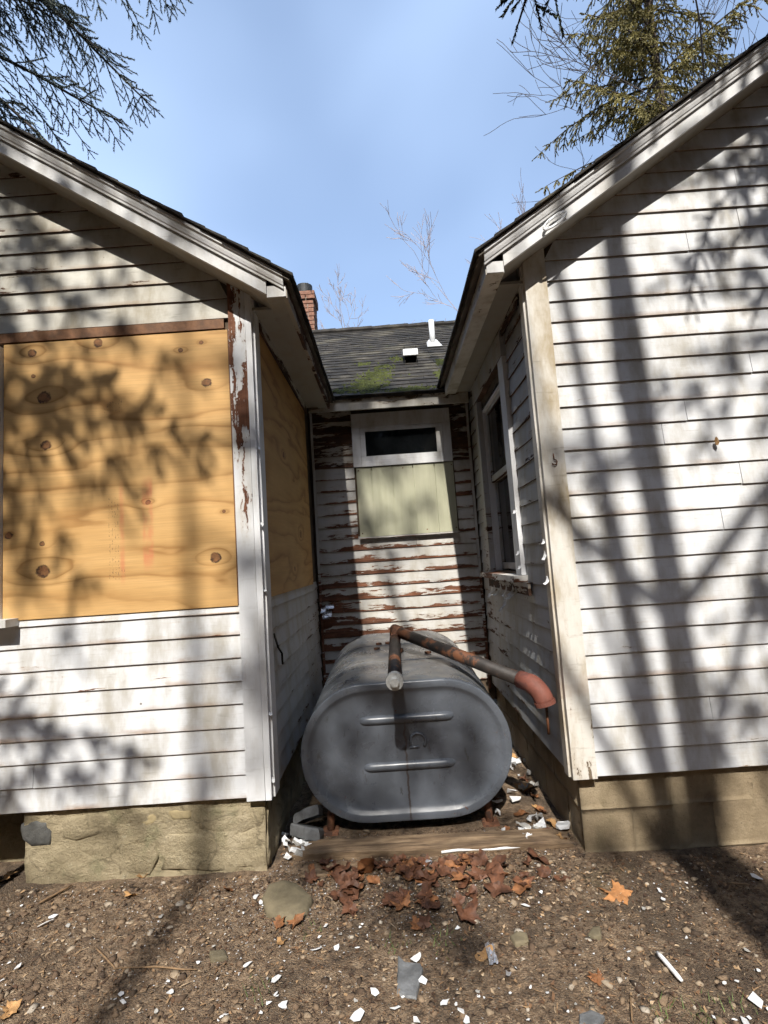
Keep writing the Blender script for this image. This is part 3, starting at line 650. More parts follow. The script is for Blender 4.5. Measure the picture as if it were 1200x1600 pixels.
for i, (mt, pr_, poly) in enumerate((
    ('stone_dark', 0.007, [(32, 1290), (48, 1283), (72, 1285), (79, 1300), (76, 1320), (48, 1323), (33, 1313)]),
    ('parge', 0.006, [(97, 1280), (140, 1272), (192, 1268), (196, 1283), (160, 1301), (118, 1314), (98, 1310)]),
    ('stone_tan', 0.006, [(203, 1267), (245, 1266), (248, 1282), (222, 1297), (204, 1287)]),
    ('stone_tan', 0.005, [(262, 1266), (300, 1264), (298, 1280), (268, 1282)]),
    ('parge', 0.004, [(186, 1312), (236, 1302), (244, 1340), (232, 1368), (186, 1368)]),
    ('parge', 0.005, [(60, 1332), (120, 1324), (150, 1345), (140, 1368), (62, 1368)]),
    ('parge', 0.005, [(308, 1266), (360, 1262), (410, 1262), (412, 1292), (360, 1306), (312, 1296)]),
    ('parge', 0.005, [(252, 1304), (330, 1306), (412, 1300), (416, 1352), (330, 1362), (256, 1358)]))):
    stone_piece('stone', pxs(poly), FF, pr_, mt, fnl, i * 3.3)
# right: concrete blocks in two courses
fnr = box('foundation', (0.872, 0.0470, -0.25), (6.1, 0.3, 0.352), 'block', house, lab='tan concrete block foundation of the right wing')
fnr2 = box('foundation', (0.860, 0.305, -0.25), (1.1, 2.05, 0.352), 'block', house, lab='dark concrete block foundation side of the right wing')
def block(fr, u0, u1, z0, z1, parent, flip=False):
    o = rough_face('block', fr, u0 + 0.001, u1 - 0.001, z0 + 0.001, z1 - 0.001, 0.02, 'block', parent, 0.0045, 0.025, rnd.random() * 30, None, flip, 5.0)
FB = lambda u, d, z: (u, 0.046 - d, z)
FBS = lambda u, d, z: (0.858 - d, u, z)
bu = {0: [0.856, 1.10, 1.50, 1.90, 2.30, 2.70, 3.1], 1: [0.856, 1.30, 1.70, 2.10, 2.50, 2.9, 3.3], -1: [0.856, 1.10, 1.50, 1.90, 2.3, 2.7, 3.1]}
for c_, (z0, z1) in ((1, (0.185, 0.352)), (0, (-0.02, 0.184)), (-1, (-0.22, -0.021))):
    L = bu[c_]
    for a, b in zip(L[:-1], L[1:]): block(FB, a, b, z0, z1, fnr)
    S = [0.05 + (0.2 if c_ == 0 else 0)] + [0.45 + 0.4 * k + (0.2 if c_ == 0 else 0) for k in range(4)]
    if c_ == 0: S = [0.05] + S
    for a, b in zip(S[:-1], S[1:]): block(FBS, a, b, z0, z1, fnr2, True)

# --- roofs
def slope_slab(name, pts_top, thick, mat, parent, lab=None):
    v = [Vector(p) for p in pts_top]; w = [p - Vector((0, 0, thick)) for p in v]
    return mobj(name, w + v, [(0, 3, 2, 1), (4, 5, 6, 7), (0, 1, 5, 4), (1, 2, 6, 5), (2, 3, 7, 6), (3, 0, 4, 7)], mat, parent, False, lab)
def deck(side):
    fn, xe, xr = (roofL, -0.40, RIDGE_L) if side < 0 else (roofR, 0.545, RIDGE_R)
    q = lambda x, y: (x, y, fn(x) - 0.020)
    zr = fn(xr) - 0.02; xo = 2 * xr - xe; zo = fn(xe) - 0.02
    o = slope_slab('roof', [q(xe, -0.195), q(xr, -0.195), q(xr, 4.4), q(xe, 4.4)] if side > 0 else [q(xr, -0.195), q(xe, -0.195), q(xe, 4.4), q(xr, 4.4)], 0.022, 'deck', house, ('left' if side < 0 else 'right') + ' wing roof deck with worn shingle edge')
    far = [(xr, -0.195, zr), (xo, -0.195, zo), (xo, 4.4, zo), (xr, 4.4, zr)]
    slope_slab('roof', far if side > 0 else [far[1], far[0], far[3], far[2]], 0.022, 'deck', house)
    return o
dl = deck(-1); dr = deck(1)
# shingle courses of the wings seen edge-on along the rake and the eave
def wing_shingles(side, parent):
    fn, xe, xr = (roofL, -0.376, RIDGE_L) if side < 0 else (roofR, 0.521, RIDGE_R)
    sl = SL if side < 0 else SR; ex = 0.127 / math.sqrt(1 + sl * sl); n = int(abs(xr - xe) / ex)
    for k in range(n + 1):
        x0 = xe + (-1 if side < 0 else 1) * ex * k; x1 = x0 + (-1 if side < 0 else 1) * (ex + 0.03)
        yf = -0.214 + rnd.uniform(-0.008, 0.008)
        m = 10; v = []; s0 = rnd.random() * 40
        for i in range(m + 1):
            y = yf + (4.4 - yf) * (i / m) ** 2
            j = 0.006 * mnoise.noise((y * 5, s0, 0)) if k == 0 else 0.002 * mnoise.noise((y * 5, s0, 0))
            za, zb = fn(x0), fn(x1)
            v += [(x0 + j, y, za - 0.016 + j), (x0 + j, y, za - 0.002 + j + rnd.uniform(0, 0.004)), (x1, y, zb - 0.010), (x1, y, zb - 0.0165)]
        f = []
        for i in range(m):
            for q in range(4): f.append((i * 4 + q, i * 4 + (q + 1) % 4, (i + 1) * 4 + (q + 1) % 4, (i + 1) * 4 + q))
        f.append((0, 1, 2, 3)); f.append((m * 4 + 3, m * 4 + 2, m * 4 + 1, m * 4))
        o = mobj('shingle_course', v, f, 'shingle', parent)
        bm = bmesh.new(); bm.from_mesh(o.data); bmesh.ops.recalc_face_normals(bm, faces=bm.faces[:]); bm.to_mesh(o.data); bm.free()
wing_shingles(-1, dl); wing_shingles(1, dr)
# main roof with separate shingles
md = slope_slab('roof', [(-5.7, 1.76, roofM(1.76) - 0.02), (6.1, 1.76, roofM(1.76) - 0.02), (6.1, RIDGE_M, roofM(RIDGE_M) - 0.02), (-5.7, RIDGE_M, roofM(RIDGE_M) - 0.02)], 0.024, 'shingle', house, 'low mossy shingle roof behind the alcove')
slope_slab('roof', [(-5.7, RIDGE_M, roofM(RIDGE_M) - 0.02), (6.1, RIDGE_M, roofM(RIDGE_M) - 0.02), (6.1, 7.19, roofM(1.76) - 0.02), (-5.7, 7.19, roofM(1.76) - 0.02)], 0.024, 'shingle', house)
exy = 0.127 / math.sqrt(1 + SM * SM); nrow = int((RIDGE_M - 1.75) / exy)
shm = []
for q in range(6):
    L_ = 0.127 + 0.04; w_ = 0.298; v = []
    a, b = rnd.uniform(-0.004, 0.004), rnd.uniform(-0.004, 0.004)
    up = math.atan(SM)
    def sp(x, s, h): return (x, s * math.cos(up) - h * math.sin(up), s * math.sin(up) + h * math.cos(up))
    v = [sp(0.001, a, 0.006), sp(w_ - 0.001, b, 0.006), sp(w_ - 0.001, L_, 0.001), sp(0.001, L_, 0.001), sp(0.001, a, 0.013 + rnd.uniform(0, .004)), sp(w_ / 2, (a + b) / 2 + rnd.uniform(-.003, .003), 0.012), sp(w_ - 0.001, b, 0.013 + rnd.uniform(0, .004)), sp(w_ - 0.001, L_, 0.0045), sp(0.001, L_, 0.0045)]
    me = bpy.data.meshes.new('shingle'); me.from_pydata(v, [], [(0, 3, 2, 1), (4, 5, 6, 7, 8), (0, 1, 6, 5, 4), (1, 2, 7, 6), (2, 3, 8, 7), (3, 0, 4, 8)]); me.materials.append(M['shingle']); shm.append(me)
mdl = wloc(md)
for r_ in range(nrow + 1):
    y = 1.745 + exy * r_; off = (r_ % 2) * 0.15 + rnd.uniform(-0.02, 0.02)
    vis0 = -0.62 - 0.20 * r_ / nrow * 3; vis1 = 0.85 + 0.16 * r_ / nrow * 3
    k = math.floor(vis0 / 0.3)
    while k * 0.3 < vis1:
        o = bpy.data.objects.new('shingle', shm[rnd.randrange(6)]); COL.objects.link(o); o.parent = md
        o.location = Vector((k * 0.3 + off, y, roofM(y) - 0.020)) - mdl; k += 1
cap = MB(); 
for k in range(14): cap.tube([(-1.6 + k * 0.26, RIDGE_M, roofM(RIDGE_M) - 0.012 + 0.006 * (k % 2)), (-1.6 + k * 0.26 + 0.28, RIDGE_M, roofM(RIDGE_M) - 0.006)], [0.05, 0.055], 6)
cap.build('ridge_cap', 'shingle', md)
rough_board('fascia', (XL + 0.024, 1.788, 2.800), (XR - 0.024, 1.808, 2.900), 'fascia_worn', house, 20, 0.003, 'flaking white fascia at the back of the alcove')
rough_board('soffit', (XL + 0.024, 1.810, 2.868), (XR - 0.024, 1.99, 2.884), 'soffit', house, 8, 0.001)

# --- rakes, crown mouldings and eave boxes of the two wings
def rake(side):
    rk, rf, sl = (rakeL, roofL, -SL) if side < 0 else (rakeR, roofR, SR)
    x_lo = -0.523 if side < 0 else 0.674; xr = RIDGE_L if side < 0 else RIDGE_R
    n = 40
    def loft(name, prof, mat, x0, x1):
        v = []; f = []; s0 = rnd.random() * 30; m = len(prof)
        for i in range(n + 1):
            x = x0 + (x1 - x0) * i / n; w = 0.0015 * mnoise.noise((x * 2, s0, 0)) + 0.0008 * mnoise.noise((x * 9, s0, 3))
            for (y, dz) in prof: v.append((x, y + w, rk(x) + dz + w))
        for i in range(n):
            for k in range(m): f.append((i * m + k, i * m + (k + 1) % m, (i + 1) * m + (k + 1) % m, (i + 1) * m + k))
        f.append(tuple(range(m))); f.append(tuple(n * m + k for k in range(m - 1, -1, -1)))
        o = mobj(name, v, f, mat, house)
        bm = bmesh.new(); bm.from_mesh(o.data); bmesh.ops.recalc_face_normals(bm, faces=bm.faces[:]); bm.to_mesh(o.data); bm.free()
        return o
    loft('rake_board', [(-0.160, 0.0), (-0.160, 0.090), (-0.140, 0.090), (-0.140, 0.0)], 'trim_h', x_lo, xr)
    loft('crown_moulding', [(-0.1615, 0.072), (-0.1725, 0.072), (-0.1740, 0.082), (-0.1790, 0.088), (-0.1840, 0.104), (-0.1870, 0.120), (-0.1960, 0.126), (-0.1970, 0.1405), (-0.165, 0.1405)], 'trim_h', x_lo + (-0.10 if side > 0 else 0.09), xr)
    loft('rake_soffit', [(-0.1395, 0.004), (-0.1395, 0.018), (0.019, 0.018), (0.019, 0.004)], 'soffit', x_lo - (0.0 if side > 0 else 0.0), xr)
rake(-1); rake(1)
# eave boxes
def eave(side):
    if side < 0: xo, xi, zb, zt, y1, fm = -0.421, -0.523, 2.812, 2.885, 1.72, 'fascia_rot'
    else: xo, xi, zb, zt, y1, fm = 0.582, 0.674, 2.860, 2.935, 1.72, 'fascia_worn'
    x0, x1 = min(xo, xi), max(xo, xi)
    lab = 'rotten dark fascia of the left eave' if side < 0 else 'worn white fascia of the right eave'
    if side < 0: rough_board('fascia', (xo - 0.02, -0.155, zb - 0.008), (xo, y1, zt), fm, house, 30, 0.004, lab)
    else: rough_board('fascia', (xo, -0.155, zb - 0.008), (xo + 0.02, y1, zt), fm, house, 30, 0.003, lab)
    a = (x0 + (0.0 if side < 0 else 0.021), -0.150, zb); b = (x1 - (0.021 if side < 0 else 0.0), y1, zb + 0.016)
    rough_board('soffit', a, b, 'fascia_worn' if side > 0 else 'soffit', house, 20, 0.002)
    # return closing the end of the box
    box('eave_return', (x0 + 0.003, -0.163, zb - 0.004), (x1 - 0.003, -0.1515 - 0.005, zb + 0.055), 'trim_h', house, 0.001)
    # inner soffit, a little higher, up to the wall
    xw = XL - 0.0 if side < 0 else XR
    a = (min(xi, xw) - 0.0, -0.02 if False else 0.02, zb + 0.03); b = (max(xi, xw), y1 + 0.06, zb + 0.045)
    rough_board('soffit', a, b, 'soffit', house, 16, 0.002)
    box('frieze', (xw - 0.012 if side > 0 else xw + 0.0045, 0.125, zb - 0.035), (xw - 0.0045 if side > 0 else xw + 0.016, y1, zb + 0.028), 'siding_worst', house)
eave(-1); eave(1)

# --- chimney, roof vents
ch = child_empty('chimney', (-1.05, 5.5, 4.2), house, 'red brick chimney with a dark flue pot')
cx0, cx1, cy0, cy1 = -1.36, -0.955, 5.5, 5.9
box('core', (cx0 + 0.012, cy0 + 0.012, 3.9), (cx1 - 0.012, cy1 - 0.012, 5.93), 'mortar', ch)
bw, bh = 0.196, 0.064
def brick(a, b): box('brick', a, b, 'brick', ch, 0.003)
for r_ in range(17):
    z0 = 4.77 + r_ * 0.073; out = 0.025 if r_ >= 15 else 0.0; x = cx0 - out - (0.1 if r_ % 2 else 0)
    while x < cx1 + out - 0.01:
        a, b = max(x, cx0 - out), min(x + bw, cx1 + out)
        if b - a > 0.03: brick((a + 0.004, cy0 - out + rnd.uniform(0, .004), z0), (b - 0.004, cy0 + 0.09, z0 + bh))
        x += 0.2
    y = cy0 + 0.094 - (0.1 if r_ % 2 else 0)
    while y < cy1 + out - 0.01:
        a, b = max(y, cy0 + 0.094), min(y + bw, cy1 + out)
        if b - a > 0.03: brick((cx1 - 0.09, a + 0.004, z0), (cx1 + out - rnd.uniform(0, .004), b - 0.004, z0 + bh))
        y += 0.2
MB().tube([(-1.11, 5.66, 5.9), (-1.11, 5.66, 6.01)], [0.15, 0.15], 20).build('flue_collar', 'mortar', ch, False)
MB().tube([(-1.12, 5.66, 5.99), (-1.12, 5.66, 6.17)], [0.135, 0.135], 24).build('flue_pot', 'clay', ch, False)
vp = child_empty('vent_pipe', (0.70, 3.33, roofM(3.33)), house, 'white plumbing vent pipe near the ridge')
MB().tube([(0.70, 3.33, roofM(3.33) - 0.05), (0.70, 3.33, roofM(3.33) + 0.30)], 0.033, 14).build('pipe', 'vent_white', vp, True)
o = MB().hexa([(0.62, 3.22, roofM(3.22) + .004), (0.80, 3.22, roofM(3.22) + .004), (0.78, 3.45, roofM(3.45) + .004), (0.64, 3.45, roofM(3.45) + .004), (0.63, 3.22, roofM(3.22) + 0.012), (0.79, 3.22, roofM(3.22) + .012), (0.75, 3.38, roofM(3.38) + .05), (0.66, 3.38, roofM(3.38) + .05)]).build('flashing', 'vent_white', vp)
hv = child_empty('roof_vent', (0.37, 2.62, roofM(2.62)), house, 'small square metal roof vent with white hood')
for a, b in (((0.305, 2.60, roofM(2.6) - 0.02), (0.313, 2.78, roofM(2.7) + 0.115)), ((0.428, 2.60, roofM(2.6) - 0.02), (0.436, 2.78, roofM(2.7) + 0.115)), ((0.313, 2.75, roofM(2.6)), (0.428, 2.78, roofM(2.7) + 0.115))): box('side', a, b, 'dark', hv)
zh = roofM(2.6)
box('hood', (0.292, 2.565, zh + 0.070), (0.448, 2.585, zh + 0.142), 'vent_white', hv, 0.003)
MB().hexa([(0.292, 2.5855, zh + 0.124), (0.448, 2.5855, zh + 0.124), (0.448, 2.86, zh + 0.205), (0.292, 2.86, zh + 0.205), (0.292, 2.5855, zh + 0.138), (0.448, 2.5855, zh + 0.138), (0.448, 2.86, zh + 0.22), (0.292, 2.86, zh + 0.22)]).build('hood_top', 'vent_white', hv)
# moss cushions on the main roof (one mass nobody could count)
mv = []; mf = []
for (px, py, rx, ry, n) in ((575, 602, 0.17, 0.22, 420), (590, 585, 0.18, 0.24, 220), (620, 560, 0.10, 0.10, 60), (648, 607, 0.13, 0.06, 190), (622, 611, 0.08, 0.04, 70), (690, 565, 0.05, 0.10, 90), (568, 568, 0.10, 0.05, 40), (535, 610, 0.10, 0.06, 60), (600, 572, 0.12, 0.06, 40), (688, 585, 0.05, 0.12, 110)):
    v = ray(px, py); t = (2.93 + SM * (CAM.y - 1.75) - CAM.z) / (v.z - SM * v.y); p0 = CAM + v * t
    for _ in range(n):
        x = p0.x + rnd.gauss(0, rx * 0.5); y = p0.y + rnd.gauss(0, ry * 0.5)
        if y < 1.76: y = 1.76 + rnd.random() * 0.03
        r_ = rnd.uniform(0.006, 0.020); z = roofM(y) - 0.008; b = len(mv); sg = 6
        for k in range(sg): mv.append((x + r_ * math.cos(k * 1.047), y + r_ * math.sin(k * 1.047), z - 0.006 + SM * r_ * math.sin(k * 1.047)))
        for k in range(sg): mv.append((x + .6 * r_ * math.cos(k * 1.047), y + .6 * r_ * math.sin(k * 1.047), z + r_ * 0.6 + SM * .6 * r_ * math.sin(k * 1.047)))
        mv.append((x, y, z + r_ * 0.9))
        for k in range(sg): mf.append((b + k, b + (k + 1) % sg, b + sg + (k + 1) % sg, b + sg + k)); mf.append((b + sg + k, b + sg + (k + 1) % sg, b + 2 * sg))
mo = mobj('moss', mv, mf, 'moss', md, True); mo['kind'] = 'stuff'

# --- paint curls peeling off boards and trim
def curl(p, nrm, w, h, mat, parent, seed):
    r2 = random.Random(seed); p = Vector(p); nrm = Vector(nrm).normalized(); t = nrm.cross(Vector((0, 0, 1))).normalized(); v = []; f = []
    nu, nv = 4, 5; a0 = r2.uniform(0.6, 2.0)
    for j in range(nv + 1):
        s = j / nv; ang = a0 * s
        for i in range(nu + 1):
            u = (i / nu - 0.5) * w * (1 - 0.4 * s * r2.random()) + r2.uniform(-1, 1) * w * 0.06
            v.append(p + t * u + nrm * (0.002 + h * (1 - math.cos(ang)) / a0 + 0.002 * r2.random()) - Vector((0, 0, 1)) * (h * math.sin(ang) / a0) * (1 + r2.uniform(-.1, .1)))
    W = nu + 1
    f = [(j * W + i, j * W + i + 1, (j + 1) * W + i + 1, (j + 1) * W + i) for j in range(nv) for i in range(nu)]
    return mobj('paint_curl', v, f, mat, parent, False)
k = 0
for (y, z) in ((1.15, 1.19), (1.25, 1.16), (0.98, 1.20), (1.02, 1.12), (1.38, 1.17), (0.88, 1.14), (1.1, 1.08), (1.5, 1.16), (0.78, 1.20), (0.7, 1.19)):
    k += 1; curl((XR - 0.012, y, z + 0.05), (-1, -0.2, 0), rnd.uniform(0.03, 0.07), rnd.uniform(0.05, 0.11), 'chip', house, k)
for (z) in (1.36, 1.45, 1.70): k += 1; curl((XR - 0.022, 0.535, z + 0.02), (-1, -0.6, 0), 0.025, rnd.uniform(0.02, 0.045), 'chip', house, k)
for z in (1.46, 1.52, 1.33): k += 1; curl((XR - 0.006, 0.05, z), (-1, -0.3, 0), 0.03, 0.05, 'chip', house, k)
for (x, z) in ((-0.60, 1.06), (-0.57, 1.03), (-0.59, 1.00), (-0.55, 1.08)): k += 1; curl((x, YE - 0.022, z + 0.03), (0.2, -1, 0), 0.07, 0.06, 'foil', house, k)
for z in (0.45, 0.76, 1.36, 1.70, 2.1): k += 1; curl((XL + 0.002, 0.004 + rnd.uniform(0, .02), z), (0.7, -0.7, 0), 0.02, rnd.uniform(0.015, 0.03), 'chip', house, k)

# --- odds and ends fixed to the boards
loop = []
for k in range(61):
    a = k / 60 * 2 * math.pi * 3; c0 = at(866, 347, -0.17)
    loop.append((c0.x + 0.058 * math.cos(a) + 0.020 * math.sin(a), -0.168 - 0.012 - 0.002 * (k % 3), c0.z + 0.028 * math.cos(a) + 0.034 * math.sin(a) + 0.004 * math.sin(a * 0.33)))
MB().tube(loop, 0.0045, 6).build('cable_coil', 'vent_white', house, True, 'small coil of pale cable on the right rake')
hk = at(866, 722, -0.02); MB().tube([(hk.x + 0.014 * math.cos(R(a)) * (1 if a > 0 else 1), -0.022, hk.z + 0.014 * math.sin(R(a))) for a in range(-150, 91, 24)] + [(hk.x, -0.016, hk.z + 0.045)], 0.003, 6).build('hook', 'rust', house, True, 'small metal hook on the right corner board')
MB().tube([(XL + 0.012, 0.14, 1.12), (XL + 0.016, 0.20, 1.04), (XL + 0.014, 0.30, 0.99), (XL + 0.012, 0.31, 0.93)], 0.006, 6).build('cable_stub', 'dark', house, True)

# ------------------------------------------------------------------ oil tank
tank = thing('oil_tank', (0.024, 1.05, 0.0), 'dark grey obround steel heating oil tank lying in the alcove', 'tank')
TCX, TY0, TY1, TR, TH = 0.024, 0.29, 1.82, 0.358, 0.212
def tz(y): return 0.438 + 0.04 * (y - TY0)
def obround(r_, h_, n=20):
    p = []
    for k in range(n + 1): a = -math.pi / 2 + math.pi * k / n; p.append((h_ + r_ * math.cos(a), r_ * math.sin(a)))
    for k in range(1, 8): p.append((h_ - 2 * h_ * k / 8, r_))
    for k in range(n + 1): a = math.pi / 2 + math.pi * k / n; p.append((-h_ + r_ * math.cos(a), r_ * math.sin(a)))
    for k in range(1, 8): p.append((-h_ + 2 * h_ * k / 8, -r_))
    return p
def tank_loft(name, rings, mat, capend=False, lab=None):
    v = []; m = len(obround(1, 1)); f = []
    for (y, ins) in rings:
        for (x, z) in obround(max(TR - ins, 0.004), TH): v.append((TCX + x, y, tz(y) + z))
    for i in range(len(rings) - 1):
        for k in range(m): f.append((i * m + k, i * m + (k + 1) % m, (i + 1) * m + (k + 1) % m, (i + 1) * m + k))
    if capend: f.append(tuple((len(rings) - 1) * m + k for k in range(m)))
    o = mobj(name, v, f, mat, tank, True, lab)
    bm = bmesh.new(); bm.from_mesh(o.data); bmesh.ops.recalc_face_normals(bm, faces=bm.faces[:]); bm.to_mesh(o.data); bm.free()
    return o
def tank_mat(name, base, dust):
    N = NT(name); P = N.pos()
    c = N.mix(N.step(N.noise(P, 3.5, 6, 0.65), 0.35, 0.7), base, tuple(x * 1.55 for x in base))
    g = N.sep(N.n('ShaderNodeNewGeometry').outputs['Normal'])
    c = N.mix(N.ma('MULTIPLY', N.step(N.noise(P, 9, 6, 0.7), 0.35, 0.7), N.step(g[2], 0.45, 0.95, 0, dust)), c, (0.26, 0.235, 0.20))
    c = N.mix(N.step(N.noise(P, 13, 7, 0.75), 0.655, 0.69), c, (0.13, 0.055, 0.028))
    c = N.mix(N.step(N.noise(N.mul(P, (1.0, 1.0, 0.35)), 24, 5, 0.7), 0.63, 0.68, 0, 0.7), c, (0.05, 0.05, 0.05))
    c = N.mix(N.step(N.noise(N.mul(P, (16, 16, 1.6)), 1.6, 5, 0.7), 0.66, 0.74, 0, 0.5), c, (0.14, 0.09, 0.06))
    if dust == 0.0:   # rust run down the middle of the head
        q = N.sep(P); xw = N.ma('MULTIPLY_ADD', N.noise(N.mul(P, (1, 1, 6)), 3, 3, 0.6), 0.03, q[0])
        m_ = N.ma('MULTIPLY', N.ma('MULTIPLY', N.step(xw, 0.030, 0.036), N.step(xw, 0.046, 0.040)), N.step(q[2], 0.62, 0.52))
        c = N.mix(N.ma('MULTIPLY', m_, 0.8), c, (0.045, 0.028, 0.02))
    r_ = N.step(N.noise(P, 5, 5, 0.6), 0.3, 0.7, 0.20, 0.42)
    return N.done(c, r_, N.bump(N.noise(P, 5, 4, 0.5), 0.35, 0.010), 0.0, 0.55)
M['tank'] = tank_mat('tank_paint', (0.078, 0.087, 0.1), 0.55)
M['tank_head'] = tank_mat('tank_head_paint', (0.080, 0.090, 0.107), 0.0)
tank_loft('shell', [(TY0 + 0.0, 0.0)] + [(TY0 + 0.02 + (TY1 - TY0 - 0.04) * k / 14, 0.0 + 0.0012 * math.sin(k * 2.1)) for k in range(15)] + [(TY1, 0.0), (TY1 + 0.01, 0.03), (TY1 + 0.02, 0.2), (TY1 + 0.02, 0.354)], 'tank', True)
hd = tank_loft('tank_head', [(TY0 + 0.030, -0.0025), (TY0 - 0.011, -0.0028), (TY0 - 0.014, -0.001), (TY0 - 0.0145, 0.003), (TY0 - 0.0145, 0.030), (TY0 - 0.011, 0.037), (TY0 + 0.000, 0.050), (TY0 + 0.006, 0.066), (TY0 + 0.010, 0.09), (TY0 + 0.011, 0.14), (TY0 + 0.009, 0.22), (TY0 + 0.008, 0.30), (TY0 + 0.008, 0.352)], 'tank_head', True, 'pressed front end of the tank with two ribs')
def capsule_rib(x0, x1, z, r_, y):
    v = []; f = []; n = 24; m = 9
    for i in range(n + 1):
        t = i / n; x = x0 + (x1 - x0) * t; e = min(1, min(t, 1 - t) * 9); e = math.sqrt(max(0.02, 1 - (1 - e) ** 2))
        for k in range(m):
            a = math.pi * k / (m - 1); v.append((x, y + 0.006 - 0.026 * e * math.sin(a) ** 1.2, z + 0.04 * (y - TY0) - r_ * (0.5 + 0.5 * e) * math.cos(a)))
    for i in range(n):
        for k in range(m - 1): f.append((i * m + k, (i + 1) * m + k, (i + 1) * m + k + 1, i * m + k + 1))
    return mobj('rib', v, f, 'tank_head', hd, True)
capsule_rib(-0.225, 0.30, 0.598, 0.026, TY0 + 0.010)
capsule_rib(-0.215, 0.29, 0.352, 0.026, TY0 + 0.010)
arc = [(0.09 + 0.042 * math.cos(R(a)), TY0 + 0.005, 0.476 + 0.042 * math.sin(R(a))) for a in range(-40, 215, 15)]
MB().tube(arc, 0.0075, 8).build('embossed_mark', 'tank_head', hd, True)
MB().tube([(0.045, TY0 + 0.005, 0.447), (0.095, TY0 + 0.005, 0.447)], 0.006, 8).build('embossed_mark', 'tank_head', hd, True)
for (x, y) in ((-0.418, 0.36), (0.455, 0.35), (-0.418, 1.65), (0.455, 1.65)):
    MB().tube([(x, y, gz(x, y) - 0.03), (x * 0.985, y + 0.02, 0.20)], 0.021, 10).build('leg', 'rust', tank, True)
    box('foot', (x - 0.045, y - 0.045, gz(x, y) - 0.01), (x + 0.045, y + 0.045, gz(x, y) + 0.012), 'rust', tank, 0.003)
def ttop(y): return tz(y) + TR
RY = 1.05
fp = MB().tube([(0.002, RY - 0.06, 0.925), (-0.004, 0.6, 0.910), (-0.012, -0.075, 0.888)], 0.035, 16).build('fill_pipe', 'iron', tank, True)
MB().tube([(-0.012, -0.055, 0.888), (-0.0125, -0.095, 0.887)], 0.042, 20).build('cap', 'zinc', fp, False)
MB().tube([(-0.0125, -0.094, 0.887), (-0.013, -0.118, 0.886)], 0.022, 6).build('hex_plug', 'zinc', fp, False)
tee = MB(); tee.tube([(0.008, RY, ttop(RY) - 0.01), (0.008, RY, 0.965)], 0.034, 14); tee.tube([(0.006, RY - 0.075, 0.926), (0.008, RY + 0.0, 0.928)], 0.038, 14)
tee.tube([(0.008, RY, ttop(RY) - 0.002), (0.008, RY, ttop(RY) + 0.022)], 0.05, 8)
tee.build('riser', 'rust', tank, True)
A = Vector((0.012, RY, 0.972)); B = Vector((0.655, 0.115, 0.800)); dv = (B - A)
vpipe = MB().tube([A + dv * 0.03, A + dv * 0.5, B], 0.037, 16).build('vent_pipe', 'iron', tank, True)
MB().tube([A - Vector((0.0, 0, 0.03)), A, A + dv * 0.055], [0.044, 0.048, 0.043], 14).build('elbow', 'rust', vpipe, True)
dn = dv.normalized(); el = [B - dn * 0.03, B + dn * 0.03]
for k in range(1, 13):
    a = math.pi / 2 * k / 12; cc = B + dn * 0.03; dwn = Vector((0.25, -0.10, -1)).normalized(); r_ = 0.062
    el.append(cc + dn * r_ * math.sin(a) + dwn * r_ * (1 - math.cos(a)))
el.append(el[-1] + dwn * 0.02)
MB().tube(el, [0.045, 0.046] + [0.048] * 12 + [0.048], 20).build('elbow', 'elbow', vpipe, True, 'brick red elbow turned down at the end of the vent pipe')
MB().tube([el[-1] - dwn * 0.012, el[-1] + dwn * 0.008], 0.053, 20).build('elbow_lip', 'elbow', vpipe, False)
MB().tube([el[-1] + Vector((0.01, 0.02, 0.0)), el[-1] + Vector((0.012, 0.03, -0.16))], 0.007, 8).build('dark_strip', 'iron', vpipe, True)  # narrow dark strip reaching down from the elbow
for y in (0.80, 1.31): tank_loft('weld_seam', [(y - 0.006, 0.001), (y - 0.003, -0.003), (y + 0.003, -0.003), (y + 0.006, 0.001)], 'tank')
for (x, y) in ((-0.12, 1.35), (-0.05, 1.36), (-0.13, 1.18), (0.27, 1.40), (0.22, 0.95)):
    MB().tube([(x, y, ttop(y) - 0.005), (x, y, ttop(y) + 0.012)], 0.022, 8).build('bung', 'rust', tank, False)

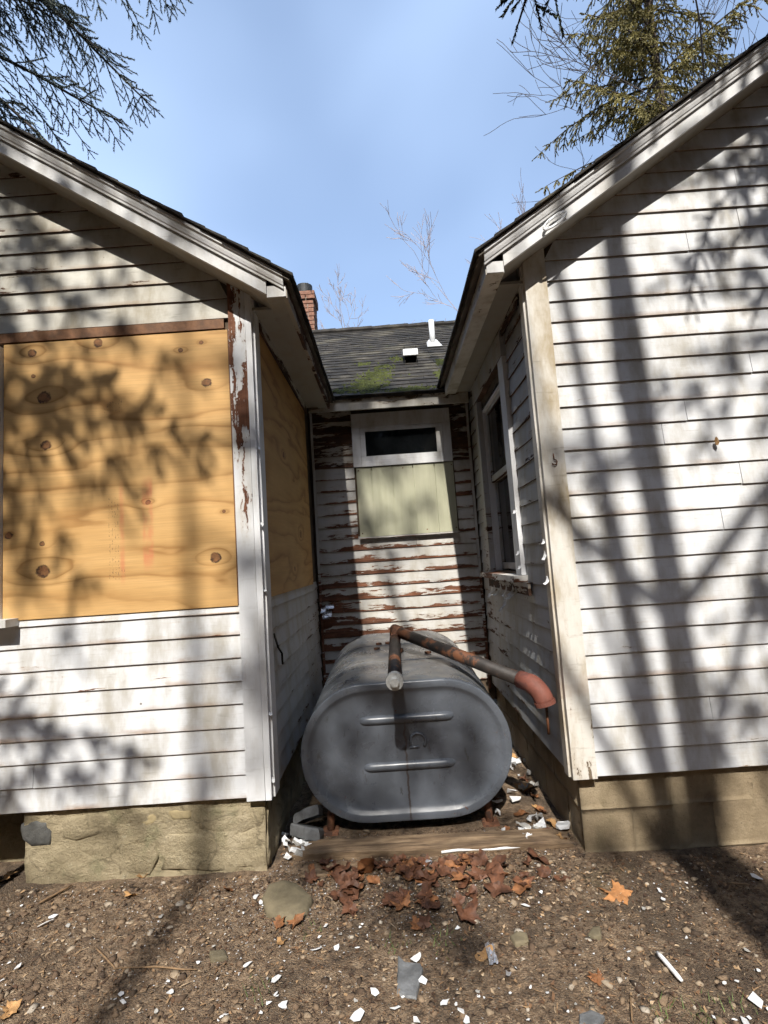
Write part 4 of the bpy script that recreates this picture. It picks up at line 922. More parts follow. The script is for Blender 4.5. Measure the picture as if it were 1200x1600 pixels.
# ------------------------------------------------------------------ things on the ground
N = NT('rotten_timber'); P = N.pos()
g = N.noise(N.mul(P, (1.5, 45, 45)), 1.2, 6, 0.7)
c = N.ramp(N.noise(N.mul(P, (1.5, 8, 8)), 3, 6, 0.65), [(0.3, (0.08, 0.05, 0.03)), (0.5, (0.20, 0.135, 0.08)), (0.7, (0.36, 0.26, 0.16))])
c = N.mix(N.step(g, 0.42, 0.7, 0, 0.7), c, (0.05, 0.03, 0.018))
M['timber'] = N.done(c, 0.9, N.bump(g, 0.8, 0.008))
def timber(name, a, b, w, h, lab, cat, n=22, seed=1.0):
    a = Vector(a); b = Vector(b); d = (b - a); t = d.normalized(); s = t.cross(Vector((0, 0, 1))).normalized(); up = s.cross(t); v = []
    prof = [(-0.5, 0.06), (-0.46, 0.0), (0.46, 0.0), (0.5, 0.06), (0.5, 0.90), (0.44, 1.0), (0.1, 0.97), (-0.2, 1.0), (-0.45, 0.98), (-0.5, 0.88)]; m = len(prof)
    for i in range(n + 1):
        q = i / n; L = d.length * q; e = 1 - 0.35 * max(0, 1 - min(q, 1 - q) * 14)
        for k, (pu, pv) in enumerate(prof):
            ju = 0.05 * mnoise.noise((L * 4, k * 0.8, seed)) + 0.03 * mnoise.noise((L * 17, k * 1.7, seed + 3)); jv = 0.10 * mnoise.noise((L * 5, k * 0.9, seed + 7)) + 0.05 * mnoise.noise((L * 21, k * 1.7, seed + 9))
            v.append(a + t * (L + 0.02 * mnoise.noise((k * 1.3, q * 3, seed))) + s * (pu + ju) * w * (0.6 + 0.4 * e) + up * (pv * e + jv * (pv > 0.3)) * h)
    f = []
    for i in range(n):
        for k in range(m): f.append((i * m + k, i * m + (k + 1) % m, (i + 1) * m + (k + 1) % m, (i + 1) * m + k))
    f.append(tuple(range(m))[::-1]); f.append(tuple(n * m + k for k in range(m)))
    o = mobj(name, v, f, 'timber'); label(o, lab, cat)
    bm = bmesh.new(); bm.from_mesh(o.data); bmesh.ops.recalc_face_normals(bm, faces=bm.faces[:]); bm.to_mesh(o.data); bm.free()
    return o
timber('plank', (-0.60, 0.165, -0.012), (0.81, 0.135, -0.02), 0.135, 0.055, 'long weathered plank lying across the alcove before the tank', 'plank', 34, 1.0)
timber('plank', (-0.54, 0.012, -0.035), (-0.16, 0.022, -0.045), 0.10, 0.05, 'short rotten board half buried by the flat stone', 'plank', 14, 8.0)

def rock(name, pts, z0, h, mat, lab, cat, seed=0, group=None, tilt=(0, 0)):
    """Flat-topped rock from a ground outline."""
    n = len(pts); cx = sum(p[0] for p in pts) / n; cy = sum(p[1] for p in pts) / n; q = []
    for i in range(n):
        a = pts[i]; b = pts[(i + 1) % n]
        for t in (0, 0.25, 0.5, 0.75): q.append((a[0] + (b[0] - a[0]) * t, a[1] + (b[1] - a[1]) * t))
    m = len(q); v = []
    for k, (s, z) in enumerate(((1.03, -0.6), (1.03, 0.2), (0.98, 0.75), (0.90, 0.97), (0.6, 1.03), (0.3, 1.0))):
        for i, (x, y) in enumerate(q):
            j = 1 + 0.04 * mnoise.noise((i * 0.7, k * 0.6, seed)) + 0.025 * mnoise.noise((i * 2.1, k * 1.6, seed + 2))
            xx = cx + (x - cx) * s * j; yy = cy + (y - cy) * s * j
            v.append((xx, yy, z0 + z * h + tilt[0] * (xx - cx) + tilt[1] * (yy - cy) + 0.06 * h * mnoise.noise((xx * 18, yy * 18, seed))))
    v.append((cx, cy, z0 + h)); f = []
    for k in range(5):
        for i in range(m): f.append((k * m + i, k * m + (i + 1) % m, (k + 1) * m + (i + 1) % m, (k + 1) * m + i))
    for i in range(m): f.append((5 * m + i, 5 * m + (i + 1) % m, 6 * m))
    o = mobj(name, v, f, mat, None, mat == 'fieldstone'); label(o, lab, cat, group)
    bm = bmesh.new(); bm.from_mesh(o.data); bmesh.ops.recalc_face_normals(bm, faces=bm.faces[:]); bm.to_mesh(o.data); bm.free()
    return o
def gpts(lst, z=0.0): return [(atg(x, y, z).x, atg(x, y, z).y) for x, y in lst]
rock('stone', gpts([(409, 1392), (419, 1374), (441, 1368), (464, 1373), (487, 1394), (478, 1416), (446, 1426), (416, 1416)], 0.045), gz(-0.57, -0.15) - 0.005, 0.034, 'fieldstone', 'flat tan fieldstone at the foot of the left wing corner', 'stone', 3, None, (0.03, 0.02))
rock('slate_slab', [(-0.61, 0.31), (-0.545, 0.255), (-0.47, 0.28), (-0.46, 0.37), (-0.57, 0.41)], 0.115, 0.035, 'slate', 'upper grey slate slab stacked beside the left tank leg', 'slate', 11, None, (0.30, -0.55))
rock('slate_slab', [(-0.62, 0.27), (-0.53, 0.19), (-0.46, 0.22), (-0.45, 0.33), (-0.58, 0.38)], 0.045, 0.04, 'slate', 'lower grey slate slab beside the left tank leg', 'slate', 14, None, (-0.25, -0.45))
rock('slate_slab', gpts([(622, 1492), (632, 1502), (656, 1504), (661, 1512), (650, 1556), (620, 1552)], 0.0), gz(0.0, -0.75), 0.010, 'slate', 'dark flat shingle scrap near the bottom centre', 'shingle scrap', 21)
for (pl, lab_, mt) in (([(797, 1465), (808, 1456), (824, 1460), (827, 1474), (806, 1478)], 'rounded tan stone right of the foil scrap', 'fieldstone'), ([(918, 1462), (926, 1450), (938, 1448), (940, 1464), (930, 1468)], 'greenish grey stone below the big maple leaf', 'fieldstone'), ([(326, 1492), (352, 1490), (356, 1502), (330, 1506)], 'flat grey stone below the curved twig', 'fieldstone'), ([(905, 1590), (925, 1582), (945, 1592), (935, 1606), (905, 1606)], 'grey stone at the bottom edge right of centre', 'slate')):
    q = gpts(pl); cx = sum(p[0] for p in q) / len(q); cy = sum(p[1] for p in q) / len(q)
    rock('stone', q, gz(cx, cy) - 0.004, 0.018, mt, lab_, 'stone', cx * 9)

# wooden stairs at the left edge
st = thing('wooden_stairs', (-2.4, -0.45, 0.0), 'new lumber steps against the left wing at the left edge', 'stairs')
for x0 in (-2.03, -2.92):
    v = [(x, y, z) for x in (x0, x0 + 0.04) for (y, z) in ((-0.024, 0.32), (-0.024, 0.60), (-0.30, 0.60), (-0.95, 0.06), (-0.95, 0.0), (-0.62, 0.0))]
    mobj('stringer', v, [(0, 1, 2, 3, 4, 5), (11, 10, 9, 8, 7, 6)] + [(i, i + 6, (i + 1) % 6 + 6, (i + 1) % 6) for i in range(6)], 'stair', st)
for k in range(3): box('tread', (-2.93, -0.30 - 0.27 * k, 0.602 - 0.2 * k), (-1.988, -0.03 - 0.25 * k, 0.64 - 0.2 * k), 'stair', st, 0.003)

# ---- paint chips
def chip_mesh(r2, size):
    n = r2.randint(4, 9); a0 = r2.random() * 6.28; p = []
    asp = r2.uniform(0.45, 1.0)
    for k in range(n):
        a = a0 + 2 * math.pi * (k + r2.uniform(-0.25, 0.25)) / n; rr = size * r2.uniform(0.45, 1.2); p.append((rr * math.cos(a), rr * math.sin(a) * asp))
    b = r2.uniform(-0.35, 0.6) / max(size, 0.01); v = [(x, y, b * (x * x) * 0.5 + 0.0015) for x, y in p] + [(x, y, b * (x * x) * 0.5) for x, y in p]
    f = [tuple(range(n)), tuple(range(2 * n - 1, n - 1, -1))] + [(i, n + i, n + (i + 1) % n, (i + 1) % n) for i in range(n)]
    return v, f
def chip(px, py, s, mat='chip', lab=None, grp=None, name='paint_chip', cat='paint chip'):
    p = atg(px, py, 0.0); r2 = random.Random(int(px * 7 + py)); v, f = chip_mesh(r2, s)
    rot = Matrix.Rotation(r2.random() * 6.28, 3, 'Z') @ Matrix.Rotation(r2.uniform(-0.5, 0.5), 3, 'X')
    z = gz(p.x, p.y) + 0.008 + s * 0.15
    o = mobj(name, [rot @ Vector(q) + Vector((p.x, p.y, z)) for q in v], f, mat); label(o, lab, cat, grp); return o
big = ((386, 1512, .020, 'square white paint chip left of the bottom centre'), (432, 1535, .024, 'tall upright white paint chip left of the bottom centre'), (431, 1558, .016, 'small white chip touching the tall upright chip'), (442, 1576, .020, 'pale curled chip below the tall upright chip'), (510, 1448, .018, 'triangular white chip below the brown leaf pile'), (496, 1484, .024, 'wide white flake left of the dark shingle scrap'), (526, 1480, .014, 'narrow white flake right of the wide flake'), (652, 1497, .032, 'large grey white flake lying on the dark shingle scrap'), (663, 1532, .024, 'triangular white chip on the right of the dark shingle scrap'), (586, 1552, .016, 'white shard left of the dark shingle scrap'), (620, 1578, .022, 'square pale chip at the bottom centre'), (560, 1592, .024, 'grey white chip at the bottom edge left of centre'), (650, 1594, .022, 'pale chip cut by the bottom edge'), (822, 1419, .020, 'upright triangular white chip right of the leaf pile'), (846, 1398, .014, 'small square white chip above the triangular chip'), (1183, 1366, .024, 'bright white chip at the right wing foundation'), (1183, 1562, .034, 'large white slab of paint at the right edge'), (1165, 1598, .022, 'white chip in the bottom right corner'), (1030, 1390, .020, 'split white chip right of the big maple leaf'), (1036, 1402, .014, 'small white chip under the split chip'), (398, 1408, .022, 'white chip on the left side of the fieldstone'), (407, 1415, .018, 'grey chip tucked under the fieldstone'), (485, 1413, .014, 'upright white chip on the right side of the fieldstone'), (70, 1452, .030, 'long pale flake on the dirt at the far left'), (84, 1440, .022, 'thin pale flake above the long flake at far left'), (28, 1520, .022, 'white flake near the left edge'), (310, 1511, .014, 'white chip at the end of the curved twig'), (268, 1557, .016, 'lone white chip at lower left'), (190, 1563, .014, 'upper of two white flakes at lower left'), (192, 1577, .022, 'lower of two white flakes at lower left'), (515, 1350, .022, 'pale green chip leaning on the short rotten board'), (656, 1384, .014, 'upright white chip in the leaf pile'), (670, 1352, .024, 'crumpled foil scrap under the plank'), (696, 1565, .018, 'bluish chip right of the dark shingle scrap'), (720, 1578, .014, 'small white chip right of the bluish chip'), (730, 1596, .022, 'pale chip at the bottom edge right of centre'), (795, 1527, .016, 'grey fragment below the foil scrap'), (855, 1557, .010, 'tiny white chip left of the small orange leaf'))
for (px, py, s, l_) in big: chip(px, py, s, 'foil' if 'foil' in l_ else 'chip', l_)
r3 = random.Random(5)
for k in range(70):
    px = r3.uniform(0, 1200); py = 1375 + 225 * r3.random() ** 0.8
    chip(px, py, r3.uniform(0.006, 0.011), 'chip' if r3.random() < 0.75 else 'chip_dark', 'small pale paint chip scattered on the bare dirt', 'small paint chips on the dirt')
# heap of chips beside and under the tank
for k in range(60):
    x = r3.uniform(0.50, 0.86) if k % 3 else r3.uniform(-0.66, -0.5); y = r3.uniform(0.10, 1.2) if k % 3 else r3.uniform(0.1, 0.35)
    v, f = chip_mesh(r3, r3.uniform(0.015, 0.05)); rot = Matrix.Rotation(r3.random() * 6.28, 3, 'Z') @ Matrix.Rotation(r3.uniform(-0.7, 0.7), 3, 'X')
    o = mobj('paint_chip', [rot @ Vector(q) + Vector((x, y, gz(x, y) + r3.uniform(0.01, 0.04))) for q in v], f, 'chip' if r3.random() < 0.6 else 'chip_dark')
    label(o, 'pale paint flake in the debris beside the tank', 'paint chip', 'paint flakes beside the tank')
# foil scrap and sticks
def crumple(name, px, py, w, h, mat, lab, cat):
    p = atg(px, py); v = []; f = []; n = 6
    for j in range(n + 1):
        for i in range(n + 1):
            v.append((p.x + (i / n - .5) * w, p.y + (j / n - .5) * h, gz(p.x, p.y) + 0.012 + 0.02 * abs(mnoise.noise((i * 0.9 + px, j * 0.9, 2)))))
    f = [(j * (n + 1) + i, j * (n + 1) + i + 1, (j + 1) * (n + 1) + i + 1, (j + 1) * (n + 1) + i) for j in range(n) for i in range(n)]
    label(mobj(name, v, f, mat), lab, cat)
crumple('foil_scrap', 768, 1494, 0.032, 0.10, 'foil', 'crumpled silver foil scrap below the tank', 'foil')
def stick(px0, py0, px1, py1, r_, lab, mat='twig', bend=0.0, cat='stick', name='stick'):
    a, b = atg(px0, py0), atg(px1, py1); pts = []
    for k in range(7):
        t = k / 6; q = a.lerp(b, t); q.x += bend * math.sin(t * math.pi); q.z = gz(q.x, q.y) + 0.008 + r_; pts.append(q)
    label(MB().tube(pts, [r_ * 0.8] + [r_] * 5 + [r_ * 0.6], 7).build(name, mat, None, True), lab, cat)
stick(1028, 1493, 1066, 1566 - 30, 0.008, 'pale bare stick lying near the lower right corner', 'chip')
stick(180, 1523, 308, 1522, 0.003, 'long thin curved twig on the dirt at left', bend=0.0)
stick(150, 1490, 180, 1523, 0.003, 'short thin twig joining the curved twig')
stick(62, 1422, 112, 1392, 0.005, 'straw coloured stick near the left foundation')
stick(985, 1556, 988, 1598, 0.003, 'thin upright stem at the bottom right of centre')
stick(1138, 1377, 1170, 1379, 0.004, 'short tan stick by the right foundation')
stick(690, 1336, 845, 1326, 0.008, 'white painted strip tucked under the long plank', 'chip', cat='strip', name='trim_strip')

# ---- dead leaves
OUT = [(0, 1.0), (9, .74), (16, .70), (24, .60), (31, .66), (40, .50), (47, .56), (57, .92), (64, .70), (73, .68), (82, .52), (92, .56), (105, .40), (114, .50), (124, .70), (134, .50), (146, .44), (160, .34), (176, .28)]
def leaf_mesh(r2, size, curlv, maple=False):
    if maple or r2.random() < 0.62:
        lob = [r2.uniform(0.95, 1.05) if maple else r2.uniform(0.7, 1.15) for _ in range(8)]; cut = 0.0 if maple else r2.uniform(0.0, 0.35)
        pts = [(a, (q * (1 - cut) + 0.62 * cut) * lob[int(a / 50)]) for a, q in OUT] + [(360 - a, (q * (1 - cut) + 0.62 * cut) * lob[7 - int(a / 50)]) for a, q in OUT[:0:-1]]
    else:   # oval leaf with a ragged margin
        asp = r2.uniform(0.4, 0.65); pts = []
        for k in range(37):
            a = k * 360 / 37; e = asp / math.sqrt((asp * math.cos(R(a))) ** 2 + math.sin(R(a)) ** 2); pts.append((a, 0.85 * e * r2.uniform(0.9, 1.05)))
    v = [(0, 0, 0)]; n = len(pts); ph = r2.random() * 6.28; c1 = curlv * r2.uniform(0.4, 1.0) / size; c2 = curlv * r2.uniform(-0.5, 1.0) / size
    for ring in (0.5, 1.0):
        for a, q in pts:
            x = size * q * ring * math.sin(R(a)); y = size * q * ring * math.cos(R(a)) - 0.1 * size
            z = c1 * x * x + c2 * y * y + 0.09 * size * math.sin(3 * R(a) + ph) * ring + 0.10 * size * mnoise.noise((x / size * 3 + ph, y / size * 3, ph))
            v.append((x, y, z))
    f = [(0, 1 + i, 1 + (i + 1) % n) for i in range(n)] + [(1 + i, 1 + n + i, 1 + n + (i + 1) % n, 1 + (i + 1) % n) for i in range(n)]
    return v, f
def leaf(p, size, mat, lab, grp=None, rz=None, tx=0.0, seed=1, curlv=0.5, zoff=0.012, ty=0.0, maple=False):
    r2 = random.Random(seed); v, f = leaf_mesh(r2, size, curlv, maple)
    rot = Matrix.Rotation(r2.random() * 6.28 if rz is None else rz, 3, 'Z') @ Matrix.Rotation(tx, 3, 'X') @ Matrix.Rotation(ty, 3, 'Y')
    w = [rot @ Vector(q) + Vector((p[0], p[1], 0)) for q in v]
    mz = min(q.z for q in w); base = gz(p[0], p[1]) + zoff * 0.3
    w = [q + Vector((0, 0, base - mz * 0.7)) for q in w]
    o = mobj('leaf', w, f, mat, None, True); label(o, lab, 'leaf', grp)
    return o
leaf(atg(965, 1394), 0.100, 'leaf_orange', 'large orange brown maple leaf before the right wing foundation', None, R(55), 0.05, 21, 0.12, maple=True)
leaf(atg(933, 1527), 0.045, 'leaf', 'small orange leaf on the dirt at lower right', None, None, 0.2, 4)
leaf(atg(574, 1372), 0.090, 'leaf', 'big folded brown leaf standing at the left of the leaf pile', None, R(200), 1.0, 5, 0.5)
leaf(atg(760, 1492), 0.045, 'leaf_tan', 'small tan leaf beside the foil scrap', None, None, 0.3, 6)
leaf(atg(437, 1448), 0.055, 'leaf', 'orange leaf below the fieldstone', None, None, 0.4, 7)
leaf(atg(462, 1447), 0.050, 'leaf', 'rusty leaf right of the orange leaf below the fieldstone', None, None, 0.5, 8)
leaf(atg(438, 1477), 0.040, 'leaf_tan', 'pale orange leaf lowest of three below the fieldstone', None, None, 0.2, 9)
leaf(atg(225, 1372), 0.055, 'leaf_tan', 'tan curled leaf against the left foundation', None, None, 0.6, 10, 1.2)
leaf(atg(12, 1382), 0.06, 'leaf_tan', 'yellow tan leaf under the wooden steps', None, None, 0.3, 11)
leaf(atg(205, 1406), 0.05, 'leaf_tan', 'pale leaf on the dirt before the left foundation', None, None, 0.4, 12)
leaf(atg(358, 1400), 0.045, 'leaf', 'brown leaf left of the fieldstone', None, None, 0.7, 13)
leaf(atg(650, 1445), 0.055, 'leaf', 'broad brown leaf at the lower edge of the leaf pile', None, None, 0.2, 14)
leaf(atg(876, 1376), 0.05, 'leaf_dark', 'dark brown leaf near the right foundation corner', None, None, 0.3, 15)
leaf(atg(15, 1590), 0.06, 'leaf_tan', 'orange leaf in the bottom left corner', None, None, 0.3, 16)
q_ = at(1120, 690, -0.012); lv, lf = leaf_mesh(random.Random(77), 0.028, 0.8)
label(mobj('leaf', [(q_.x + v[0], -0.010 - abs(v[2]), q_.z - v[1]) for v in lv], lf, 'leaf_tan', None, True), 'small dead leaf stuck to the right wing clapboards', 'leaf')
r4 = random.Random(11)
for k in range(115):
    px = r4.gauss(645, 105); py = 1346 + abs(r4.gauss(0, 40))
    if px < 485 or px > 860: continue
    leaf(atg(px, py), r4.uniform(0.025, 0.08), r4.choice(['leaf', 'leaf_dark', 'leaf_dark', 'leaf_dark', 'leaf_dark']), 'crumpled brown leaf in the pile before the plank', 'brown leaves piled before the plank', None, r4.uniform(-0.35, 0.45), 100 + k, 0.45, 0.03, r4.uniform(-0.3, 0.3))
for k in range(26):
    x, y = r4.uniform(0.5, 0.84), r4.uniform(0.05, 1.3)
    leaf((x, y), r4.uniform(0.03, 0.06), r4.choice(['leaf', 'leaf_dark', 'leaf_tan']), 'crumpled leaf in the debris right of the tank', 'leaves beside the tank', None, r4.uniform(-0.6, 0.6), 200 + k, 0.8)

# ---- gravel, grit and litter: masses nobody could count
def scatter_pebbles():
    ico = bmesh.new(); bmesh.ops.create_icosphere(ico, subdivisions=1, radius=1.0); iv = np.array([v.co[:] for v in ico.verts]); fi = np.array([[v.index for v in f.verts] for f in ico.faces]); ico.free()
    rg = np.random.default_rng(3); n = 13000
    x = rg.uniform(-1.9, 2.2, n); y = np.where(rg.random(n) < 0.85, rg.uniform(-1.5, 0.12, n), rg.uniform(0.1, 1.9, n))
    keep = ~((y > -0.01) & ((x < -0.66) | (x > 0.84))); x, y = x[keep], y[keep]; n = len(x)
    s = (0.0015 + 0.016 * rg.random(n) ** 5.5) * (0.55 + 0.9 * np.array([0.5 + 0.5 * mnoise.noise((p * 2.3, q * 2.3, 4.4)) for p, q in zip(x, y)]))
    sc = np.stack([s * rg.uniform(.8, 1.5, n), s * rg.uniform(.7, 1.2, n), s * rg.uniform(.25, .6, n)], 1); a = rg.uniform(0, 6.28, n)
    z = np.array([gz(p, q) for p, q in zip(x, y)])
    jit = 1 + 0.30 * rg.standard_normal((n, len(iv), 1))
    v = iv[None] * sc[:, None] * jit
    ca, sa = np.cos(a)[:, None], np.sin(a)[:, None]
    vx = v[:, :, 0] * ca - v[:, :, 1] * sa + x[:, None]; vy = v[:, :, 0] * sa + v[:, :, 1] * ca + y[:, None]; vz = v[:, :, 2] + (z + sc[:, 2] * 0.3)[:, None]
    V = np.stack([vx, vy, vz], 2).reshape(-1, 3); Fm = (fi[None] + (np.arange(n) * len(iv))[:, None, None]).reshape(-1, 3)
    return V, Fm
V, Fm = scatter_pebbles(); g_ = mobj('gravel', V, Fm, 'pebble'); label(g_, 'loose small gravel over the bare dirt', 'gravel', None, 'stuff')
def scatter_flat(n, s0, s1, seed, asp, dense=None):
    rg = np.random.default_rng(seed); x = rg.uniform(-1.9, 2.2, n); y = rg.uniform(-1.4, 0.3, n)
    if dense is not None:
        w = rg.random(n) < dense[4]; x = np.where(w, rg.normal(dense[0], dense[2], n), x); y = np.where(w, rg.normal(dense[1], dense[3], n), y)
    keep = ~((y > -0.01) & ((x < -0.66) | (x > 0.84))); x, y = x[keep], y[keep]; n = len(x)
    s = s0 + (s1 - s0) * rg.random(n) ** 2.5; a = rg.uniform(0, 6.28, n); z = np.array([gz(p, q) for p, q in zip(x, y)]) + 0.004 + rg.random(n) * 0.006
    ang = np.sort(rg.uniform(0, 6.28, (n, 4)), 1); lx = np.cos(ang) * s[:, None]; ly = np.sin(ang) * (s * asp)[:, None]; lz = rg.uniform(-.4, .4, (n, 4)) * (s * min(1, asp * 2))[:, None]
    V = np.stack([lx * np.cos(a)[:, None] - ly * np.sin(a)[:, None] + x[:, None], lx * np.sin(a)[:, None] + ly * np.cos(a)[:, None] + y[:, None], lz + z[:, None]], 2).reshape(-1, 3)
    return V, np.arange(n * 4).reshape(n, 4)
V, Fm = scatter_flat(6000, 0.0012, 0.0065, 5, 0.7, (-0.4, -0.2, 0.6, 0.22, 0.4)); label(mobj('paint_flecks', V, Fm, 'flecks'), 'fine white paint flecks over the dirt', 'paint flecks', None, 'stuff')
V, Fm = scatter_flat(5200, 0.006, 0.030, 6, 0.09); label(mobj('needle_litter', V, Fm, 'litter'), 'dry needles and stem bits over the dirt', 'litter', None, 'stuff')
V, Fm = scatter_flat(3000, 0.004, 0.020, 12, 0.22); label(mobj('wood_chips', V, Fm, 'litter'), 'pale wood splinters over the dirt', 'wood chips', None, 'stuff')
V, Fm = scatter_flat(26000, 0.0018, 0.013, 8, 0.55, (0.1, -0.15, 0.5, 0.15, 0.2)); label(mobj('leaf_litter', V, Fm, 'litter'), 'crumbled leaf bits over the dirt', 'litter', None, 'stuff')
gvv = []; gff = []
for (px, py, n) in ((690, 1470, 30), (490, 1455, 24), (400, 1545, 22), (1100, 1590, 34), (1030, 1585, 24), (615, 1475, 18), (1140, 1570, 20)):
    p = atg(px, py)
    for k in range(n):
        x = p.x + rnd.gauss(0, .03); y = p.y + rnd.gauss(0, .03); z = gz(x, y); a = rnd.random() * 6.28; h = rnd.uniform(.012, .035); b = len(gvv); l_ = rnd.uniform(0.3, 1.2) * h
        gvv += [(x - .0015 * math.sin(a), y + .0015 * math.cos(a), z), (x + .0015 * math.sin(a), y - .0015 * math.cos(a), z), (x + l_ * math.cos(a), y + l_ * math.sin(a), z + h)]; gff.append((b, b + 1, b + 2))
label(mobj('grass', gvv, gff, 'grass'), 'sparse green grass sprouts in the dirt', 'grass', None, 'stuff')

# ------------------------------------------------------------------ trees
def sprig(nn, length, nl, seed, nw=0.0022):
    """Needle-covered twig tip along +X."""
    rg = np.random.default_rng(seed); V = []; F = []
    for k in range(nn):
        t = (k + rg.random()) / nn * length; a = rg.uniform(0, 6.283); el = rg.uniform(0.5, 0.9)
        d = np.array([math.cos(el), math.sin(el) * math.cos(a), math.sin(el) * math.sin(a) * 0.8]); L = nl * rg.uniform(0.7, 1.1)
        w = np.cross(d, rg.standard_normal(3)); w /= np.linalg.norm(w) + 1e-9
        p = np.array([t, 0, 0]); b = len(V); V += [p - w * nw, p + w * nw, p + d * L]; F.append((b, b + 1, b + 2))
    return np.array(V), np.array(F)
def frames_to_mesh(tv, tf, pos, ex, ez, sc):
    """Instance a template on many frames (numpy)."""
    ex = ex / np.linalg.norm(ex, axis=1, keepdims=True); ey = np.cross(ez, ex); ey /= np.linalg.norm(ey, axis=1, keepdims=True) + 1e-9; ezz = np.cross(ex, ey)
    V = pos[:, None] + sc[:, None, None] * (tv[None, :, 0:1] * ex[:, None] + tv[None, :, 1:2] * ey[:, None] + tv[None, :, 2:3] * ezz[:, None])
    F = tf[None] + (np.arange(len(pos)) * len(tv))[:, None, None]
    return V.reshape(-1, 3), F.reshape(-1, tf.shape[1])
def conifer_branch(p0, d0, L, rg, droop, spacing=0.09, side=0.42, hang=0.5):
    """Axis polyline and twig frames of one drooping bough."""
    n = max(4, int(L / 0.2)); p = np.array(p0, float); d = np.array(d0, float); d /= np.linalg.norm(d); pts = [p.copy()]
    for k in range(n):
        d = d + np.array([0, 0, -droop / n]) + rg.standard_normal(3) * 0.035; d /= np.linalg.norm(d); p = p + d * (L / n); pts.append(p.copy())
    pts = np.array(pts); fr = []; subs = []
    s = 0.12 * L
    while s < L:
        t = s / L * n; i = min(int(t), n - 1); q = pts[i] + (pts[i + 1] - pts[i]) * (t - i); ax = pts[i + 1] - pts[i]; ax /= np.linalg.norm(ax)
        lat = np.cross(ax, [0, 0, 1]); lat /= np.linalg.norm(lat) + 1e-9
        for sg in (-1, 1):
            sl = side * L * (1 - s / L) ** 0.7 * rg.uniform(0.5, 1.1) + 0.10; dd = ax * rg.uniform(0.5, 0.9) + lat * sg * rg.uniform(0.6, 1.0) + np.array([0, 0, -hang * rg.uniform(0.3, 1.0)])
            dd /= np.linalg.norm(dd); m = max(1, int(sl / spacing)); sub = [q.copy()]; qq = q.copy()
            for j in range(m):
                dd = dd + np.array([0, 0, -hang * 0.10]) + rg.standard_normal(3) * 0.06; dd /= np.linalg.norm(dd)
                fr.append((qq.copy(), dd.copy()))
                for sg2 in (-1, 1):
                    if rg.random() < 0.75:
                        l2 = np.cross(dd, [0, 0, 1]); l2 /= np.linalg.norm(l2) + 1e-9; e = dd * 0.7 + l2 * sg2 * rg.uniform(.5, .9) + np.array([0, 0, -hang * rg.uniform(0.1, 1.1)]); fr.append((qq.copy(), e / np.linalg.norm(e)))
                qq = qq + dd * spacing; sub.append(qq.copy())
            subs.append(np.array(sub))
        s += spacing * rg.uniform(0.8, 1.4) * (1.0 + L * 0.12)
    fr.append((pts[-1], d)); return pts, subs, fr
def strip_tubes(polys, radf, seg=3):
    V = []; F = []
    for pl in polys:
        n = len(pl)
        if n < 2: continue
        b = len(V)
        for i, q in enumerate(pl):
            t = pl[min(i + 1, n - 1)] - pl[max(i - 1, 0)]; t = t / (np.linalg.norm(t) + 1e-9); u = np.cross(t, [0.3, 0.2, 0.93]); u /= np.linalg.norm(u) + 1e-9; w = np.cross(t, u); r_ = radf(pl, i)
            for k in range(seg): a = 6.283 * k / seg; V.append(q + r_ * (u * math.cos(a) + w * math.sin(a)))
        for i in range(n - 1):
            for k in range(seg): F.append((b + i * seg + k, b + i * seg + (k + 1) % seg, b + (i + 1) * seg + (k + 1) % seg, b + (i + 1) * seg + k))
    return np.array(V), np.array(F)
def trunk_mesh(x, y, h, r0, lean, seed, z0=-0.2, seg=14, wig=0.05):
    m = MB(); n = int(h / 0.5) + 1; pts = []; rad = []
    for i in range(n + 1):
        t = i / n; z = z0 + (h - z0) * t; pts.append((x + lean[0] * z + wig * mnoise.noise((z * 0.3, seed, 0)), y + lean[1] * z + wig * mnoise.noise((z * 0.3, seed, 5)), z)); rad.append(max(0.012, r0 * (1 - t) ** 0.8 * (1 + 0.35 * math.exp(-max(z, 0) * 2.2))))
    m.tube(pts, rad, seg); return m, pts
